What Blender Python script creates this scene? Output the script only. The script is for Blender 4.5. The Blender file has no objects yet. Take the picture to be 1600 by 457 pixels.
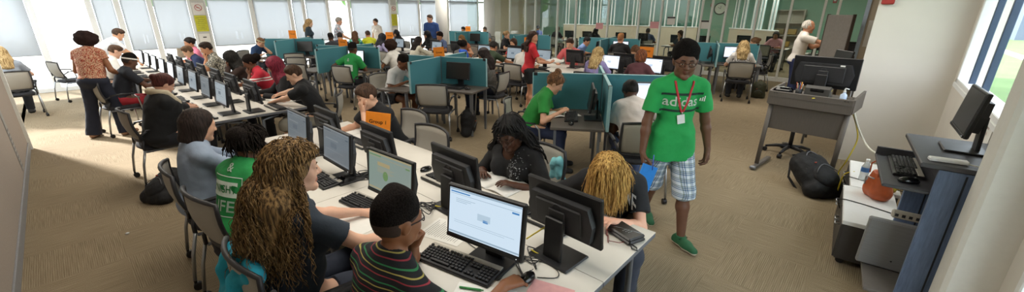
import bpy, math, random
import numpy as np
from mathutils import Vector, Matrix
from mathutils.bvhtree import BVHTree
PI = math.pi
SC = bpy.context.scene
# ---------------------------------------------------------------- camera
cam = bpy.data.cameras.new('camera'); camo = bpy.data.objects.new('camera', cam); SC.collection.objects.link(camo); SC.camera = camo
cam.sensor_width = 36; cam.lens = 36*624/1600.; cam.shift_x = 12/1600.; cam.shift_y = -1.5/1600.; cam.clip_end = 300; cam.clip_start = .05
camo.location = (0, 0, 1.96); camo.rotation_euler = (math.radians(90-18.6), 0, math.radians(42.3-90))
# ---------------------------------------------------------------- exposure, sky, sun, ceiling light
SC.view_settings.view_transform = 'Standard'; SC.view_settings.look = 'None'; SC.view_settings.gamma = 1; SC.view_settings.use_curve_mapping = False
SC.view_settings.exposure = 0.0
wd = bpy.data.worlds.new('sky'); SC.world = wd; wd.use_nodes = True
bg = wd.node_tree.nodes['Background']; bg.inputs[0].default_value = (.82, .92, 1., 1); bg.inputs[1].default_value = 5.2
sun = bpy.data.lights.new('sun', 'SUN'); sun.energy = 14.0; sun.angle = math.radians(5); sun.color = (1., .97, .93)
suno = bpy.data.objects.new('sun', sun); SC.collection.objects.link(suno)
suno.rotation_euler = Vector((.35, -1., -.62)).to_track_quat('-Z', 'Y').to_euler()
CEIL = []
for i, (cx_, cy_) in enumerate([(1.3, 2.6), (1.3, 7.2), (1.3, 11.8), (5.6, 1.8), (5.6, 6.4), (5.6, 11.), (9.9, 2.0), (9.9, 6.6), (9.9, 11.2), (17., 2.2), (17., 6.5), (17., 11.)]):
    a = bpy.data.lights.new('ceiling_light', 'AREA'); a.shape = 'RECTANGLE'; a.size = 1.2; a.size_y = 2.6; a.energy = 60 if cx_ < 13 else 70; a.color = (1., .93, .82)
    ao = bpy.data.objects.new('ceiling_light', a); SC.collection.objects.link(ao); ao.location = (cx_, cy_, 2.93); CEIL.append((cx_, cy_))
# ---------------------------------------------------------------- helpers
def lin(h):
    if not isinstance(h, str): return tuple(h)[:3]
    v = [int(h[i:i+2], 16)/255. for i in (0, 2, 4)]
    return tuple(x/12.92 if x <= .04045 else ((x+.055)/1.055)**2.4 for x in v)

def nodes_of(name):
    m = bpy.data.materials.new(name); m.use_nodes = True
    return m, m.node_tree.nodes, m.node_tree.links, m.node_tree.nodes['Principled BSDF']

MATS = {}
def mat(name, col='808080', rough=.6, metal=0., var=.06, scale=30., bump=0., bscale=200., spec=.5, trans=0., emit=None, estr=1., stretch=None, sheen=0., bdist=.002):
    if name in MATS: return MATS[name]
    m, N, L, b = nodes_of(name)
    c = lin(col)
    tc = N.new('ShaderNodeTexCoord'); mp = N.new('ShaderNodeMapping'); L.new(tc.outputs['Object'], mp.inputs[0])
    if stretch: mp.inputs['Scale'].default_value = stretch
    no = N.new('ShaderNodeTexNoise'); no.inputs['Scale'].default_value = scale; no.inputs['Detail'].default_value = 3
    L.new(mp.outputs[0], no.inputs['Vector'])
    rp = N.new('ShaderNodeValToRGB'); L.new(no.outputs[0], rp.inputs[0])
    rp.color_ramp.elements[0].position = .3; rp.color_ramp.elements[1].position = .7
    rp.color_ramp.elements[0].color = tuple(x*(1-var) for x in c)+(1,)
    rp.color_ramp.elements[1].color = tuple(min(1, x*(1+var)) for x in c)+(1,)
    L.new(rp.outputs[0], b.inputs['Base Color'])
    b.inputs['Roughness'].default_value = rough; b.inputs['Metallic'].default_value = metal
    b.inputs['Specular IOR Level'].default_value = spec
    if sheen: b.inputs['Sheen Weight'].default_value = sheen
    if trans: b.inputs['Transmission Weight'].default_value = trans
    if emit:
        b.inputs['Emission Color'].default_value = lin(emit)+(1,); b.inputs['Emission Strength'].default_value = estr
    if bump:
        n2 = N.new('ShaderNodeTexNoise'); n2.inputs['Scale'].default_value = bscale; n2.inputs['Detail'].default_value = 4
        L.new(mp.outputs[0], n2.inputs['Vector'])
        bp = N.new('ShaderNodeBump'); bp.inputs['Strength'].default_value = bump; bp.inputs['Distance'].default_value = bdist
        L.new(n2.outputs[0], bp.inputs['Height']); L.new(bp.outputs[0], b.inputs['Normal'])
    MATS[name] = m
    return m

def ramp_bands(N, L, src, stops):                     # constant colour bands
    rp = N.new('ShaderNodeValToRGB'); rp.color_ramp.interpolation = 'CONSTANT'
    els = rp.color_ramp.elements
    while len(els) < len(stops): els.new(.5)
    for e, (p, c) in zip(els, stops): e.position = p; e.color = lin(c)+(1,)
    L.new(src, rp.inputs[0]); return rp

def unit(v):
    v = np.asarray(v, float); n = math.sqrt(float(v.dot(v))); return v/n if n > 1e-9 else v
def rotz(a): c, s = math.cos(a), math.sin(a); return np.array([[c, -s, 0], [s, c, 0], [0, 0, 1.]])
def rotx(a): c, s = math.cos(a), math.sin(a); return np.array([[1., 0, 0], [0, c, -s], [0, s, c]])
def roty(a): c, s = math.cos(a), math.sin(a); return np.array([[c, 0, s], [0, 1., 0], [-s, 0, c]])
def frame(d):
    d = unit(d); a = np.array([0, 0, 1.]) if abs(d[2]) < .9 else np.array([1., 0, 0])
    u = unit(np.cross(a, d)); return u, np.cross(d, u)

COL = bpy.context.scene.collection
def link(o, parent=None):
    COL.objects.link(o)
    if parent is not None: o.parent = parent
    return o
def raw_mesh(name, V, F, mats, parent=None, smooth=None, mi=None):
    me = bpy.data.meshes.new(name)
    me.from_pydata([tuple(map(float, v)) for v in V], [], F)
    for m in (mats if isinstance(mats, (list, tuple)) else [mats]): me.materials.append(m)
    if smooth is not None: me.polygons.foreach_set('use_smooth', smooth)
    if mi is not None: me.polygons.foreach_set('material_index', mi)
    me.update()
    return link(bpy.data.objects.new(name, me), parent)

class MB:
    def __init__(s): s.V = []; s.F = []; s.S = []; s.M = []; s.X = None
    def add(s, V, F, sm=False, mi=0):
        if s.X is not None:
            R, t = s.X; V = [R.dot(np.asarray(v, float))+t for v in V]
        b = len(s.V); s.V.extend(V); s.F.extend([tuple(i+b for i in f) for f in F])
        s.S.extend([sm]*len(F)); s.M.extend([mi]*len(F)); return s
    def box(s, c, d, R=None, bev=0., mi=0):
        hx, hy, hz = d[0]/2, d[1]/2, d[2]/2; c = np.array(c, float)
        R = np.eye(3) if R is None else (rotz(R) if np.isscalar(R) else R)
        b = min(bev, hx*.9, hy*.9, hz*.9)
        if b <= 0:
            V = [(x, y, z) for z in (-hz, hz) for y in (-hy, hy) for x in (-hx, hx)]
            F = [(0, 2, 3, 1), (4, 5, 7, 6), (0, 1, 5, 4), (2, 6, 7, 3), (0, 4, 6, 2), (1, 3, 7, 5)]
        else:
            V = []; F = []; idx = {}
            for sx in (-1, 1):
                for sy in (-1, 1):
                    for sz in (-1, 1):
                        idx[sx, sy, sz] = len(V)
                        V += [(sx*hx, sy*(hy-b), sz*(hz-b)), (sx*(hx-b), sy*hy, sz*(hz-b)), (sx*(hx-b), sy*(hy-b), sz*hz)]
            def o(f, n):
                p = [np.array(V[i]) for i in f]
                return f if np.cross(p[1]-p[0], p[2]-p[0]).dot(n) > 0 else f[::-1]
            I = lambda a, b_, c_, k: idx[a, b_, c_]+k
            for q in (-1, 1):
                F.append(o((I(q, -1, -1, 0), I(q, 1, -1, 0), I(q, 1, 1, 0), I(q, -1, 1, 0)), (q, 0, 0)))
                F.append(o((I(-1, q, -1, 1), I(1, q, -1, 1), I(1, q, 1, 1), I(-1, q, 1, 1)), (0, q, 0)))
                F.append(o((I(-1, -1, q, 2), I(1, -1, q, 2), I(1, 1, q, 2), I(-1, 1, q, 2)), (0, 0, q)))
                for r in (-1, 1):
                    F.append(o((I(q, r, -1, 0), I(q, r, 1, 0), I(q, r, 1, 1), I(q, r, -1, 1)), (q, r, 0)))
                    F.append(o((I(q, -1, r, 0), I(q, 1, r, 0), I(q, 1, r, 2), I(q, -1, r, 2)), (q, 0, r)))
                    F.append(o((I(-1, q, r, 1), I(1, q, r, 1), I(1, q, r, 2), I(-1, q, r, 2)), (0, q, r)))
                    for t in (-1, 1): F.append(o((I(q, r, t, 0), I(q, r, t, 1), I(q, r, t, 2)), (q, r, t)))
        return s.add([c+R.dot(np.array(v)) for v in V], F, False, mi)
    def tube(s, pts, r, n=8, mi=0, cap=True, flat=1.):
        P = [np.array(p, float) for p in pts]; m = len(P)
        rs = r if hasattr(r, '__len__') else [r]*m
        u = None; V = []; F = []
        for i in range(m):
            d = unit(P[min(i+1, m-1)]-P[max(i-1, 0)])
            if u is None: u, w = frame(d)
            else: u = unit(u-d*u.dot(d)); w = np.cross(d, u)
            for k in range(n):
                a = 2*math.pi*k/n; V.append(P[i]+(u*math.cos(a)+w*math.sin(a)*flat)*rs[i])
        for i in range(m-1):
            for k in range(n):
                k2 = (k+1) % n; F.append((i*n+k, i*n+k2, (i+1)*n+k2, (i+1)*n+k))
        s.add(V, F, True, mi)
        if cap: s.F.append(tuple(len(s.V)-m*n+k for k in range(n))[::-1]); s.F.append(tuple(len(s.V)-n+k for k in range(n))); s.S += [False]*2; s.M += [mi]*2
        return s
    def cyl(s, a, b, r, r2=None, n=16, mi=0): return s.tube([a, b], [r, r if r2 is None else r2], n, mi)
    def ell(s, c, r, R=None, nu=16, nv=10, mi=0):
        c = np.array(c, float); R = np.eye(3) if R is None else R; r = (r, r, r) if np.isscalar(r) else r
        V = [c+R.dot(np.array([0, 0, r[2]]))]
        for j in range(1, nv):
            t = math.pi*j/nv
            for i in range(nu):
                a = 2*math.pi*i/nu
                V.append(c+R.dot(np.array([r[0]*math.sin(t)*math.cos(a), r[1]*math.sin(t)*math.sin(a), r[2]*math.cos(t)])))
        V.append(c-R.dot(np.array([0, 0, r[2]]))); F = []
        for i in range(nu):
            F.append((0, 1+i, 1+(i+1) % nu)); F.append((len(V)-1, 1+(nv-2)*nu+(i+1) % nu, 1+(nv-2)*nu+i))
        for j in range(nv-2):
            for i in range(nu): F.append((1+j*nu+i, 1+(j+1)*nu+i, 1+(j+1)*nu+(i+1) % nu, 1+j*nu+(i+1) % nu))
        return s.add(V, F, True, mi)
    def prism(s, poly, z0, z1, mi=0, R=None, t=(0, 0, 0)):       # poly in xy counter-clockwise, extruded in z
        n = len(poly); R = np.eye(3) if R is None else R; t = np.array(t, float)
        V = [t+R.dot(np.array([x, y, z])) for z in (z0, z1) for x, y in poly]
        F = [tuple(range(n))[::-1], tuple(range(n, 2*n))]+[(i, (i+1) % n, n+(i+1) % n, n+i) for i in range(n)]
        return s.add(V, F, False, mi)
    def lathe(s, prof, c=(0, 0, 0), n=20, mi=0, R=None):         # prof: (r, z)
        R = np.eye(3) if R is None else R; c = np.array(c, float)
        V = [c+R.dot(np.array([r*math.cos(2*math.pi*k/n), r*math.sin(2*math.pi*k/n), z])) for r, z in prof for k in range(n)]
        F = [(i*n+k, i*n+(k+1) % n, (i+1)*n+(k+1) % n, (i+1)*n+k) for i in range(len(prof)-1) for k in range(n)]
        return s.add(V, F, True, mi)
    def sheet(s, G, th=0., mi=0):                                # G: rows x cols of points, given a thickness
        r, c = len(G), len(G[0]); V = [np.array(p, float) for row in G for p in row]
        F = [(i*c+j, i*c+j+1, (i+1)*c+j+1, (i+1)*c+j) for i in range(r-1) for j in range(c-1)]
        if th:
            nr = np.zeros((r*c, 3))
            for f in F:
                q = np.cross(V[f[1]]-V[f[0]], V[f[3]]-V[f[0]])
                for i in f: nr[i] += q
            V2 = [V[i]-unit(nr[i])*th for i in range(r*c)]; b = r*c
            F2 = [tuple(b+i for i in f[::-1]) for f in F]
            ring = [j for j in range(c)]+[i*c+c-1 for i in range(1, r)]+[(r-1)*c+j for j in range(c-2, -1, -1)]+[i*c for i in range(r-2, 0, -1)]
            F3 = [(ring[(k+1) % len(ring)], ring[k], b+ring[k], b+ring[(k+1) % len(ring)]) for k in range(len(ring))]
            V = V+V2; F = F+F2+F3
        return s.add(V, F, True, mi)
    def build(s, name, mats, parent=None):
        if isinstance(mats, (list, tuple)) and len(s.F) == 0: return None
        return raw_mesh(name, s.V, s.F, mats, parent, s.S, s.M)

def tag(o, label, cat, group=None, kind=None):
    o['label'] = label; o['category'] = cat
    if group: o['group'] = group
    if kind: o['kind'] = kind
    return o
def thing(name, loc=(0, 0, 0), rz=0., label='', cat='', group=None):
    o = bpy.data.objects.new(name, None); o.empty_display_size = .1; COL.objects.link(o)
    o.location = loc; o.rotation_euler = (0, 0, rz)
    if label: tag(o, label, cat, group)
    return o
def struct(o): o['kind'] = 'structure'; return o
def copy_tree(o, parent=None):
    c = o.copy(); COL.objects.link(c)
    if parent is not None: c.parent = parent
    for ch in [x for x in KIDS.get(o.name, ())]: copy_tree(ch, c)
    return c
KIDS = {}
def learn(o):                                                   # remembers a prototype's children, so copies need no scans
    ks = list(o.children); KIDS[o.name] = ks
    for k in ks: learn(k)
    return o
def dup(proto, loc, rz, label, cat=None, group=None, used=set()):
    if proto.name not in used: used.add(proto.name); c = proto
    else: c = copy_tree(proto)
    c.location = loc; c.rotation_euler = (0, 0, rz); tag(c, label, cat or proto['category'], group or proto.get('group'))
    return c
def text_mesh(s, size, font_scale_x=1., extrude=0.):            # lettering as (V, F) in the xy plane, centred on the origin
    cu = bpy.data.curves.new('lettering', 'FONT'); cu.body = s; cu.size = size; cu.align_x = 'CENTER'; cu.align_y = 'CENTER'; cu.resolution_u = 3
    cu.extrude = extrude; cu.offset = size*.012
    ob = bpy.data.objects.new('lettering', cu); COL.objects.link(ob)
    me = bpy.data.meshes.new_from_object(ob)
    V = [np.array([v.co.x*font_scale_x, v.co.y, v.co.z]) for v in me.vertices]; F = [tuple(p.vertices) for p in me.polygons]
    bpy.data.objects.remove(ob); bpy.data.curves.remove(cu); bpy.data.meshes.remove(me)
    return V, F

# ---------------------------------------------------------------- implicit surfaces for bodies, clothes and hair
def cone(a, b, ra, rb, k=.02): return ('c', np.asarray(a, float), np.asarray(b, float), ra, rb, k, False)
def fcone(a, b, ra, rb, k=.02): return ('c', np.asarray(a, float), np.asarray(b, float), ra, rb, k, True)
def ell(c, r, R=None, k=.03): return ('e', np.asarray(c, float), np.asarray(r, float), np.eye(3) if R is None else R, k)
def half(p, n, c=None, rad=9.): return ('h', np.asarray(p, float), unit(n), np.asarray(c if c is not None else p, float), rad)
def sub(c, r, k=.004): return ('s', np.asarray(c, float), r, k)

def sdf_mesh(name, prims, h, mats, parent, grow=0., cuts=(), matfn=None, wrinkle=0., seed=0., post=()):
    lo = np.full(3, 9.); hi = -lo
    for p in list(prims)+list(post):
        if p[0] == 'c': r = max(p[3], p[4]); lo = np.minimum(lo, np.minimum(p[1], p[2])-r); hi = np.maximum(hi, np.maximum(p[1], p[2])+r)
        elif p[0] == 'e': r = max(p[2]); lo = np.minimum(lo, p[1]-r); hi = np.maximum(hi, p[1]+r)
    lo = lo-grow-3*h; hi = hi+grow+3*h
    n = np.ceil((hi-lo)/h).astype(int)+1
    ax = [(lo[i]+h*np.arange(n[i])).astype(np.float32) for i in range(3)]
    A = np.full(n, .5, np.float32)
    def win(blo, bhi):
        i0 = np.clip(np.floor((blo-lo)/h).astype(int), 0, n); i1 = np.clip(np.ceil((bhi-lo)/h).astype(int)+1, 0, n)
        i1 = np.maximum(i0, i1)
        return tuple(slice(a, b) for a, b in zip(i0, i1)), [ax[i][i0[i]:i1[i]] for i in range(3)]
    for p in list(prims)+list(cuts)+list(post):
        ty = p[0]
        if ty == 'c': m = max(p[3], p[4])+grow+p[5]+2*h; blo, bhi = np.minimum(p[1], p[2])-m, np.maximum(p[1], p[2])+m
        elif ty == 'e': m = max(p[2])+grow+p[4]+2*h; blo, bhi = p[1]-m, p[1]+m
        elif ty == 'h': blo, bhi = p[3]-p[4], p[3]+p[4]
        else: m = p[2]+p[3]; blo, bhi = p[1]-m, p[1]+m
        sl, (x, y, z) = win(blo, bhi)
        if 0 in (len(x), len(y), len(z)): continue
        o = p[1]; X = (x-np.float32(o[0]))[:, None, None]; Y = (y-np.float32(o[1]))[None, :, None]; Z = (z-np.float32(o[2]))[None, None, :]
        B = A[sl]
        if ty == 'c':
            ab = (p[2]-p[1]).astype(np.float32); L2 = max(np.float32(1e-9), ab.dot(ab))
            T = (X*ab[0]+Y*ab[1]+Z*ab[2])/L2; t = np.clip(T, 0, 1)
            d = np.sqrt((X-t*ab[0])**2+(Y-t*ab[1])**2+(Z-t*ab[2])**2)-(p[3]+(p[4]-p[3])*t)-grow
            if p[6]: d = np.maximum(d, (T-1)*math.sqrt(L2))
            k = p[5]
        elif ty == 'e':
            rr = p[2]+grow; R = p[3]; k = p[4]
            q = [(X*np.float32(R[0, i])+Y*np.float32(R[1, i])+Z*np.float32(R[2, i])) for i in range(3)]
            k0 = np.sqrt(sum((q[i]/rr[i])**2 for i in range(3))); k1 = np.sqrt(sum((q[i]/rr[i]**2)**2 for i in range(3)))
            d = k0*(k0-1)/np.maximum(k1, 1e-6)
        elif ty == 'h':
            A[sl] = np.maximum(B, X*p[2][0]+Y*p[2][1]+Z*p[2][2]); continue
        else:
            d = p[2]-np.sqrt(X**2+Y**2+Z**2); k = p[3]
            hh = np.maximum(k-np.abs(B-d), 0)/max(k, 1e-6); A[sl] = np.maximum(B, d)+hh*hh*k*.25; continue
        hh = np.maximum(k-np.abs(B-d), 0)/max(k, 1e-6)
        A[sl] = np.minimum(B, d)-hh*hh*k*.25
    if wrinkle:
        x, y, z = ax; X = x[:, None, None]; Y = y[None, :, None]; Z = z[None, None, :]
        A += wrinkle*(np.sin(X*31+seed+2.2*np.sin(Z*19+seed))*np.sin(Z*27+Y*23+1.7*np.sin(X*17+seed*2))+.6*np.sin(X*57+Z*41+seed)*np.sin(Y*49-Z*33)).astype(np.float32)
    V, F = surface_nets(A, lo, h)
    if len(F) == 0: return None
    me = bpy.data.meshes.new(name)
    me.vertices.add(len(V)); me.vertices.foreach_set('co', V.astype(np.float32).ravel())
    nf = len(F); me.loops.add(nf*4); me.loops.foreach_set('vertex_index', F.astype(np.int32).ravel())
    me.polygons.add(nf); me.polygons.foreach_set('loop_start', np.arange(0, nf*4, 4, dtype=np.int32))
    try: me.polygons.foreach_set('loop_total', np.full(nf, 4, np.int32))
    except Exception: pass
    for m in (mats if isinstance(mats, (list, tuple)) else [mats]): me.materials.append(m)
    if matfn is not None: me.polygons.foreach_set('material_index', matfn(V[F].mean(1)).astype(np.int32))
    me.polygons.foreach_set('use_smooth', np.ones(nf, bool)); me.update(calc_edges=True)
    return link(bpy.data.objects.new(name, me), parent)

def surface_nets(A, lo, h):
    S = A < 0; nx, ny, nz = A.shape
    s = [S[i:nx-1+i, j:ny-1+j, k:nz-1+k] for i in (0, 1) for j in (0, 1) for k in (0, 1)]
    any_ = s[0].copy(); all_ = s[0].copy()
    for q in s[1:]: any_ |= q; all_ &= q
    M = any_ & ~all_; I, J, K = np.nonzero(M)
    if len(I) == 0: return np.zeros((0, 3)), np.zeros((0, 4), int)
    idx = np.full(M.shape, -1, np.int32); idx[M] = np.arange(len(I))
    C = [(i, j, k) for i in (0, 1) for j in (0, 1) for k in (0, 1)]
    vals = np.stack([A[I+i, J+j, K+k] for i, j, k in C], 1)
    acc = np.zeros((len(I), 3)); cnt = np.zeros(len(I))
    for a in range(8):
        for b in range(a+1, 8):
            df = [C[b][t]-C[a][t] for t in range(3)]
            if sum(map(abs, df)) != 1: continue
            va, vb = vals[:, a], vals[:, b]; cr = (va < 0) != (vb < 0)
            t = np.where(cr, va/np.where(cr, va-vb, 1), 0)
            for q in range(3): acc[:, q] += np.where(cr, C[a][q]+t*df[q], 0)
            cnt += cr
    V = (acc/cnt[:, None]+np.stack([I, J, K], 1))*h+lo
    out = []
    for axd in range(3):
        sl0 = [slice(None)]*3; sl1 = [slice(None)]*3
        sl0[axd] = slice(0, -1); sl1[axd] = slice(1, None)
        X = S[tuple(sl0)] != S[tuple(sl1)]
        P = np.stack(np.nonzero(X), 1)
        o1, o2 = [(1, 2), (2, 0), (0, 1)][axd]
        ok = (P[:, o1] > 0) & (P[:, o2] > 0) & (P[:, o1] < A.shape[o1]-1) & (P[:, o2] < A.shape[o2]-1); P = P[ok]
        ins = S[P[:, 0], P[:, 1], P[:, 2]]
        e1 = np.zeros(3, int); e1[o1] = 1; e2 = np.zeros(3, int); e2[o2] = 1
        q = [P-e1-e2, P-e2, P, P-e1]
        f = np.stack([idx[c[:, 0], c[:, 1], c[:, 2]] for c in q], 1)
        f[~ins] = f[~ins][:, ::-1]
        out.append(f)
    F = np.concatenate(out); F = F[(F >= 0).all(1)]
    return V, F

# ---------------------------------------------------------------- people
INFO = {}
def ik(a, b, l1, l2, hint):
    a = np.asarray(a, float); b = np.asarray(b, float); d = b-a; L = math.sqrt(d.dot(d))
    if L > (l1+l2)*.995: b = a+d/L*(l1+l2)*.995; d = b-a; L = (l1+l2)*.995
    u = d/L; x = (l1*l1-l2*l2+L*L)/(2*L); hgt = math.sqrt(max(0, l1*l1-x*x))
    hv = np.asarray(hint, float); hv = hv-u*hv.dot(u); hv = unit(hv)
    return a+u*x+hv*hgt, b

def skin_mat(tone):
    key = 'skin_'+tone
    if key in MATS: return MATS[key], MATS['lip_'+tone]
    m = mat(key, tone, .5, var=.05, scale=14., bump=.12, bscale=350., spec=.35)
    b = m.node_tree.nodes['Principled BSDF']; b.inputs['Subsurface Weight'].default_value = .08; b.inputs['Subsurface Radius'].default_value = (.012, .005, .003)
    c = lin(tone); l = (c[0]*.80, c[1]*.50, c[2]*.52)
    return m, mat('lip_'+tone, l, .4, var=.03)
def hair_mat(tone, tone2=None, kinky=False):
    key = 'hair_'+tone+(tone2 or '')+('_k' if kinky else '')
    if key in MATS: return MATS[key]
    m, N, L, b = nodes_of(key)
    tc = N.new('ShaderNodeTexCoord'); mp = N.new('ShaderNodeMapping'); L.new(tc.outputs['Object'], mp.inputs[0]); mp.inputs['Scale'].default_value = (1, 1, 1 if kinky else .12)
    no = N.new('ShaderNodeTexNoise'); no.inputs['Scale'].default_value = 160 if kinky else 95; no.inputs['Detail'].default_value = 4; L.new(mp.outputs[0], no.inputs['Vector'])
    rp = N.new('ShaderNodeValToRGB'); L.new(no.outputs[0], rp.inputs[0]); c = lin(tone); d = lin(tone2) if tone2 else tuple(x*1.7+.004 for x in c)
    rp.color_ramp.elements[0].position = .38; rp.color_ramp.elements[1].position = .62
    rp.color_ramp.elements[0].color = tuple(x*.65 for x in c)+(1,); rp.color_ramp.elements[1].color = d+(1,)
    L.new(rp.outputs[0], b.inputs['Base Color']); b.inputs['Roughness'].default_value = .9 if kinky else .62; b.inputs['Specular IOR Level'].default_value = .08 if kinky else .22
    bp = N.new('ShaderNodeBump'); bp.inputs['Strength'].default_value = .9; bp.inputs['Distance'].default_value = .006
    L.new(no.outputs[0], bp.inputs['Height']); L.new(bp.outputs[0], b.inputs['Normal'])
    MATS[key] = m; return m

def hand_prims(wr, d, n, side, k=.3, size=1., spread=.12):
    """wrist, pointing direction, palm normal, side(+1 right), finger curl in radians per joint"""
    d = unit(d); n = unit(n-d*n.dot(d)); sd = np.cross(n, d)*side           # towards the little finger
    th = -sd; P = []; s = size; wr = np.asarray(wr, float)
    kn = []
    for f, (off, fl) in enumerate([(-.030, .070), (-.010, .079), (.010, .073), (.029, .057)]):
        kp = wr+d*(.088-.004*abs(f-1.3))*s+sd*off*s; kn.append(kp)
        P.append(cone(wr+d*.012*s+sd*off*.55*s, kp, .0155*s, .0125*s, .012))
        dd = unit(d+sd*(f-1.5)*spread*.5); q = kp; a = k*(.8+.12*f); r = (.0094 if f < 3 else .0082)*s
        for seg, lf in enumerate((.46, .30, .24)):
            v = dd*math.cos(a)+n*math.sin(a); q2 = q+v*fl*lf*s
            P.append(cone(q, q2, r, r*.93, .0035)); q = q2; a += k*(1.15-.25*seg); r *= .93
    tb = wr+d*.022*s+th*.018*s+n*.006*s; v = unit(d*.75+th*.62+n*.25*(1+k)); t1 = tb+v*.042*s
    P.append(cone(wr+th*.004*s, tb, .018*s, .0165*s, .012)); P.append(cone(tb, t1, .0155*s, .0115*s, .008))
    v2 = unit(v+d*.35+n*.25*k); t2 = t1+v2*.030*s; P.append(cone(t1, t2, .0112*s, .0100*s, .004)); P.append(cone(t2, t2+unit(v2+d*.2-th*.1)*.024*s, .0100*s, .0082*s, .004))
    return P

def head_prims(Hc, R, fem=False, s=1., beard=False):
    g = lambda x, y, z: Hc+R.dot(np.array([x, y, z]))*s
    j = .92 if fem else 1.
    P = [ell(g(0, -.014, .034), np.array([.076, .096, .084])*s, R, .03), ell(g(0, -.03, .0), np.array([.068, .075, .07])*s, R, .03),
         ell(g(0, .03, -.028), np.array([.062*j, .058, .082])*s, R, .03),
         cone(g(-.040*j, .012, -.072), g(.040*j, .012, -.072), .022*s, .022*s, .03), cone(g(-.038*j, .015, -.074), g(-.006, .070, -.098), .020*s, .016*s, .02),
         cone(g(.038*j, .015, -.074), g(.006, .070, -.098), .020*s, .016*s, .02), ell(g(0, .070, -.098), np.array([.019, .018, .016])*s, R, .016),
         cone(g(-.036, .071, .022), g(.036, .071, .022), .0135*s, .0135*s, .016),
         cone(g(-.037*j, .056, -.028), g(-.037*j, .052, -.034), .021*s, .021*s, .022), cone(g(.037*j, .056, -.028), g(.037*j, .052, -.034), .021*s, .021*s, .022)]
    C = [sub(g(-.031, .096, .001), .0145*s, .014*s), sub(g(.031, .096, .001), .0145*s, .014*s)]
    Q = [cone(g(0, .083, .012), g(0, .101, -.026), .0068*s, .0105*s, .008), cone(g(-.011, .090, -.032), g(.011, .090, -.032), .0078*s, .0078*s, .006), ell(g(0, .102, -.030), np.array([.0105, .0095, .009])*s, R, .005),
         cone(g(-.015, .080, -.0560), g(.015, .080, -.0560), .0062*s, .0062*s, .004), ell(g(0, .0855, -.0560), np.array([.014, .0052, .0052])*s, R, .004),
         ell(g(0, .0845, -.0670), np.array([.0165, .0062, .0062])*s, R, .004)]
    for q in (-1, 1):
        Q += [ell(g(q*.0765, -.010, -.008), np.array([.0085, .019, .031])*s, R.dot(roty(q*.18)).dot(rotx(-.15)), .008), ell(g(q*.031, .0755, .0068), np.array([.0165, .0128, .0088])*s, R, .004),
              ell(g(q*.031, .0755, -.0078), np.array([.0150, .0108, .0070])*s, R, .005)]
    return P, C, Q

def strands(mb, Hc, R, rng, n, length, r=.0022, curl=0., freq=3., spread=.3, cap=(.084, .106, .094), body=(), nseg=14, zmin=-.03, face=.045, root=None, sides=4, sweep=True):
    for q in range(n):
        for _ in range(30):
            v = unit(rng.normal(size=3))
            if root is not None and not root(v): continue
            if v[2] > zmin/.09 and not (v[1] > face/.1 and v[2] < .62): break
        p = v*np.array(cap)+np.array([0, -.014, .030]); p0 = p.copy()
        P = Hc+R.dot(p); L = length*rng.uniform(.8, 1.1); st = L/nseg
        d = unit(R.dot(np.array([v[0]*.9, v[1]*.5-.5 if v[1] < .5 else -.1, .25+v[2]*.2]))+rng.normal(size=3)*.12)
        ph = rng.uniform(0, 6.28); pts = []; am = curl*rng.uniform(.6, 1.3)
        jit = rng.normal(size=3)*spread*.12; ex = rng.uniform(0, .02)
        for i in range(nseg+1):
            pts.append(P.copy()); d = unit(d*.55+np.array([jit[0], jit[1], -.62])); P = P+d*st
            loc = R.T.dot(P-Hc)-np.array([0, -.014, .03]); rr = np.array(cap)+.004+ex
            kk = math.sqrt(float(((loc/rr)**2).sum()))
            if kk < 1 and kk > 0: P = Hc+R.dot(loc/kk+np.array([0, -.014, .03]))
            loc = R.T.dot(P-Hc)
            if sweep and loc[1] > .010 and loc[2] < .065: P = P+R.dot(np.array([(.078 if v[0] > 0 else -.078)-loc[0] if abs(loc[0]) < .078 else 0, .004-loc[1], 0]))*.7
            for (a, b, ra) in body:
                ab = b-a; t = min(1, max(0, float((P-a).dot(ab)/ab.dot(ab)))); c = a+ab*t; w = P-c; dd = math.sqrt(float(w.dot(w)))
                if dd < ra+ex: P = c+w/max(dd, 1e-5)*(ra+ex)
        if curl:
            out = []
            for i, pt in enumerate(pts):
                t = i/nseg; a = ph+freq*6.28*t*L/.35; out.append(pt+np.array([math.cos(a), math.sin(a), .4*math.sin(a*1.3)])*am*min(1, t*3))
            pts = out
        mb.tube(pts, [r*(1-.55*i/nseg) for i in range(len(pts))], sides, cap=False)

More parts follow.
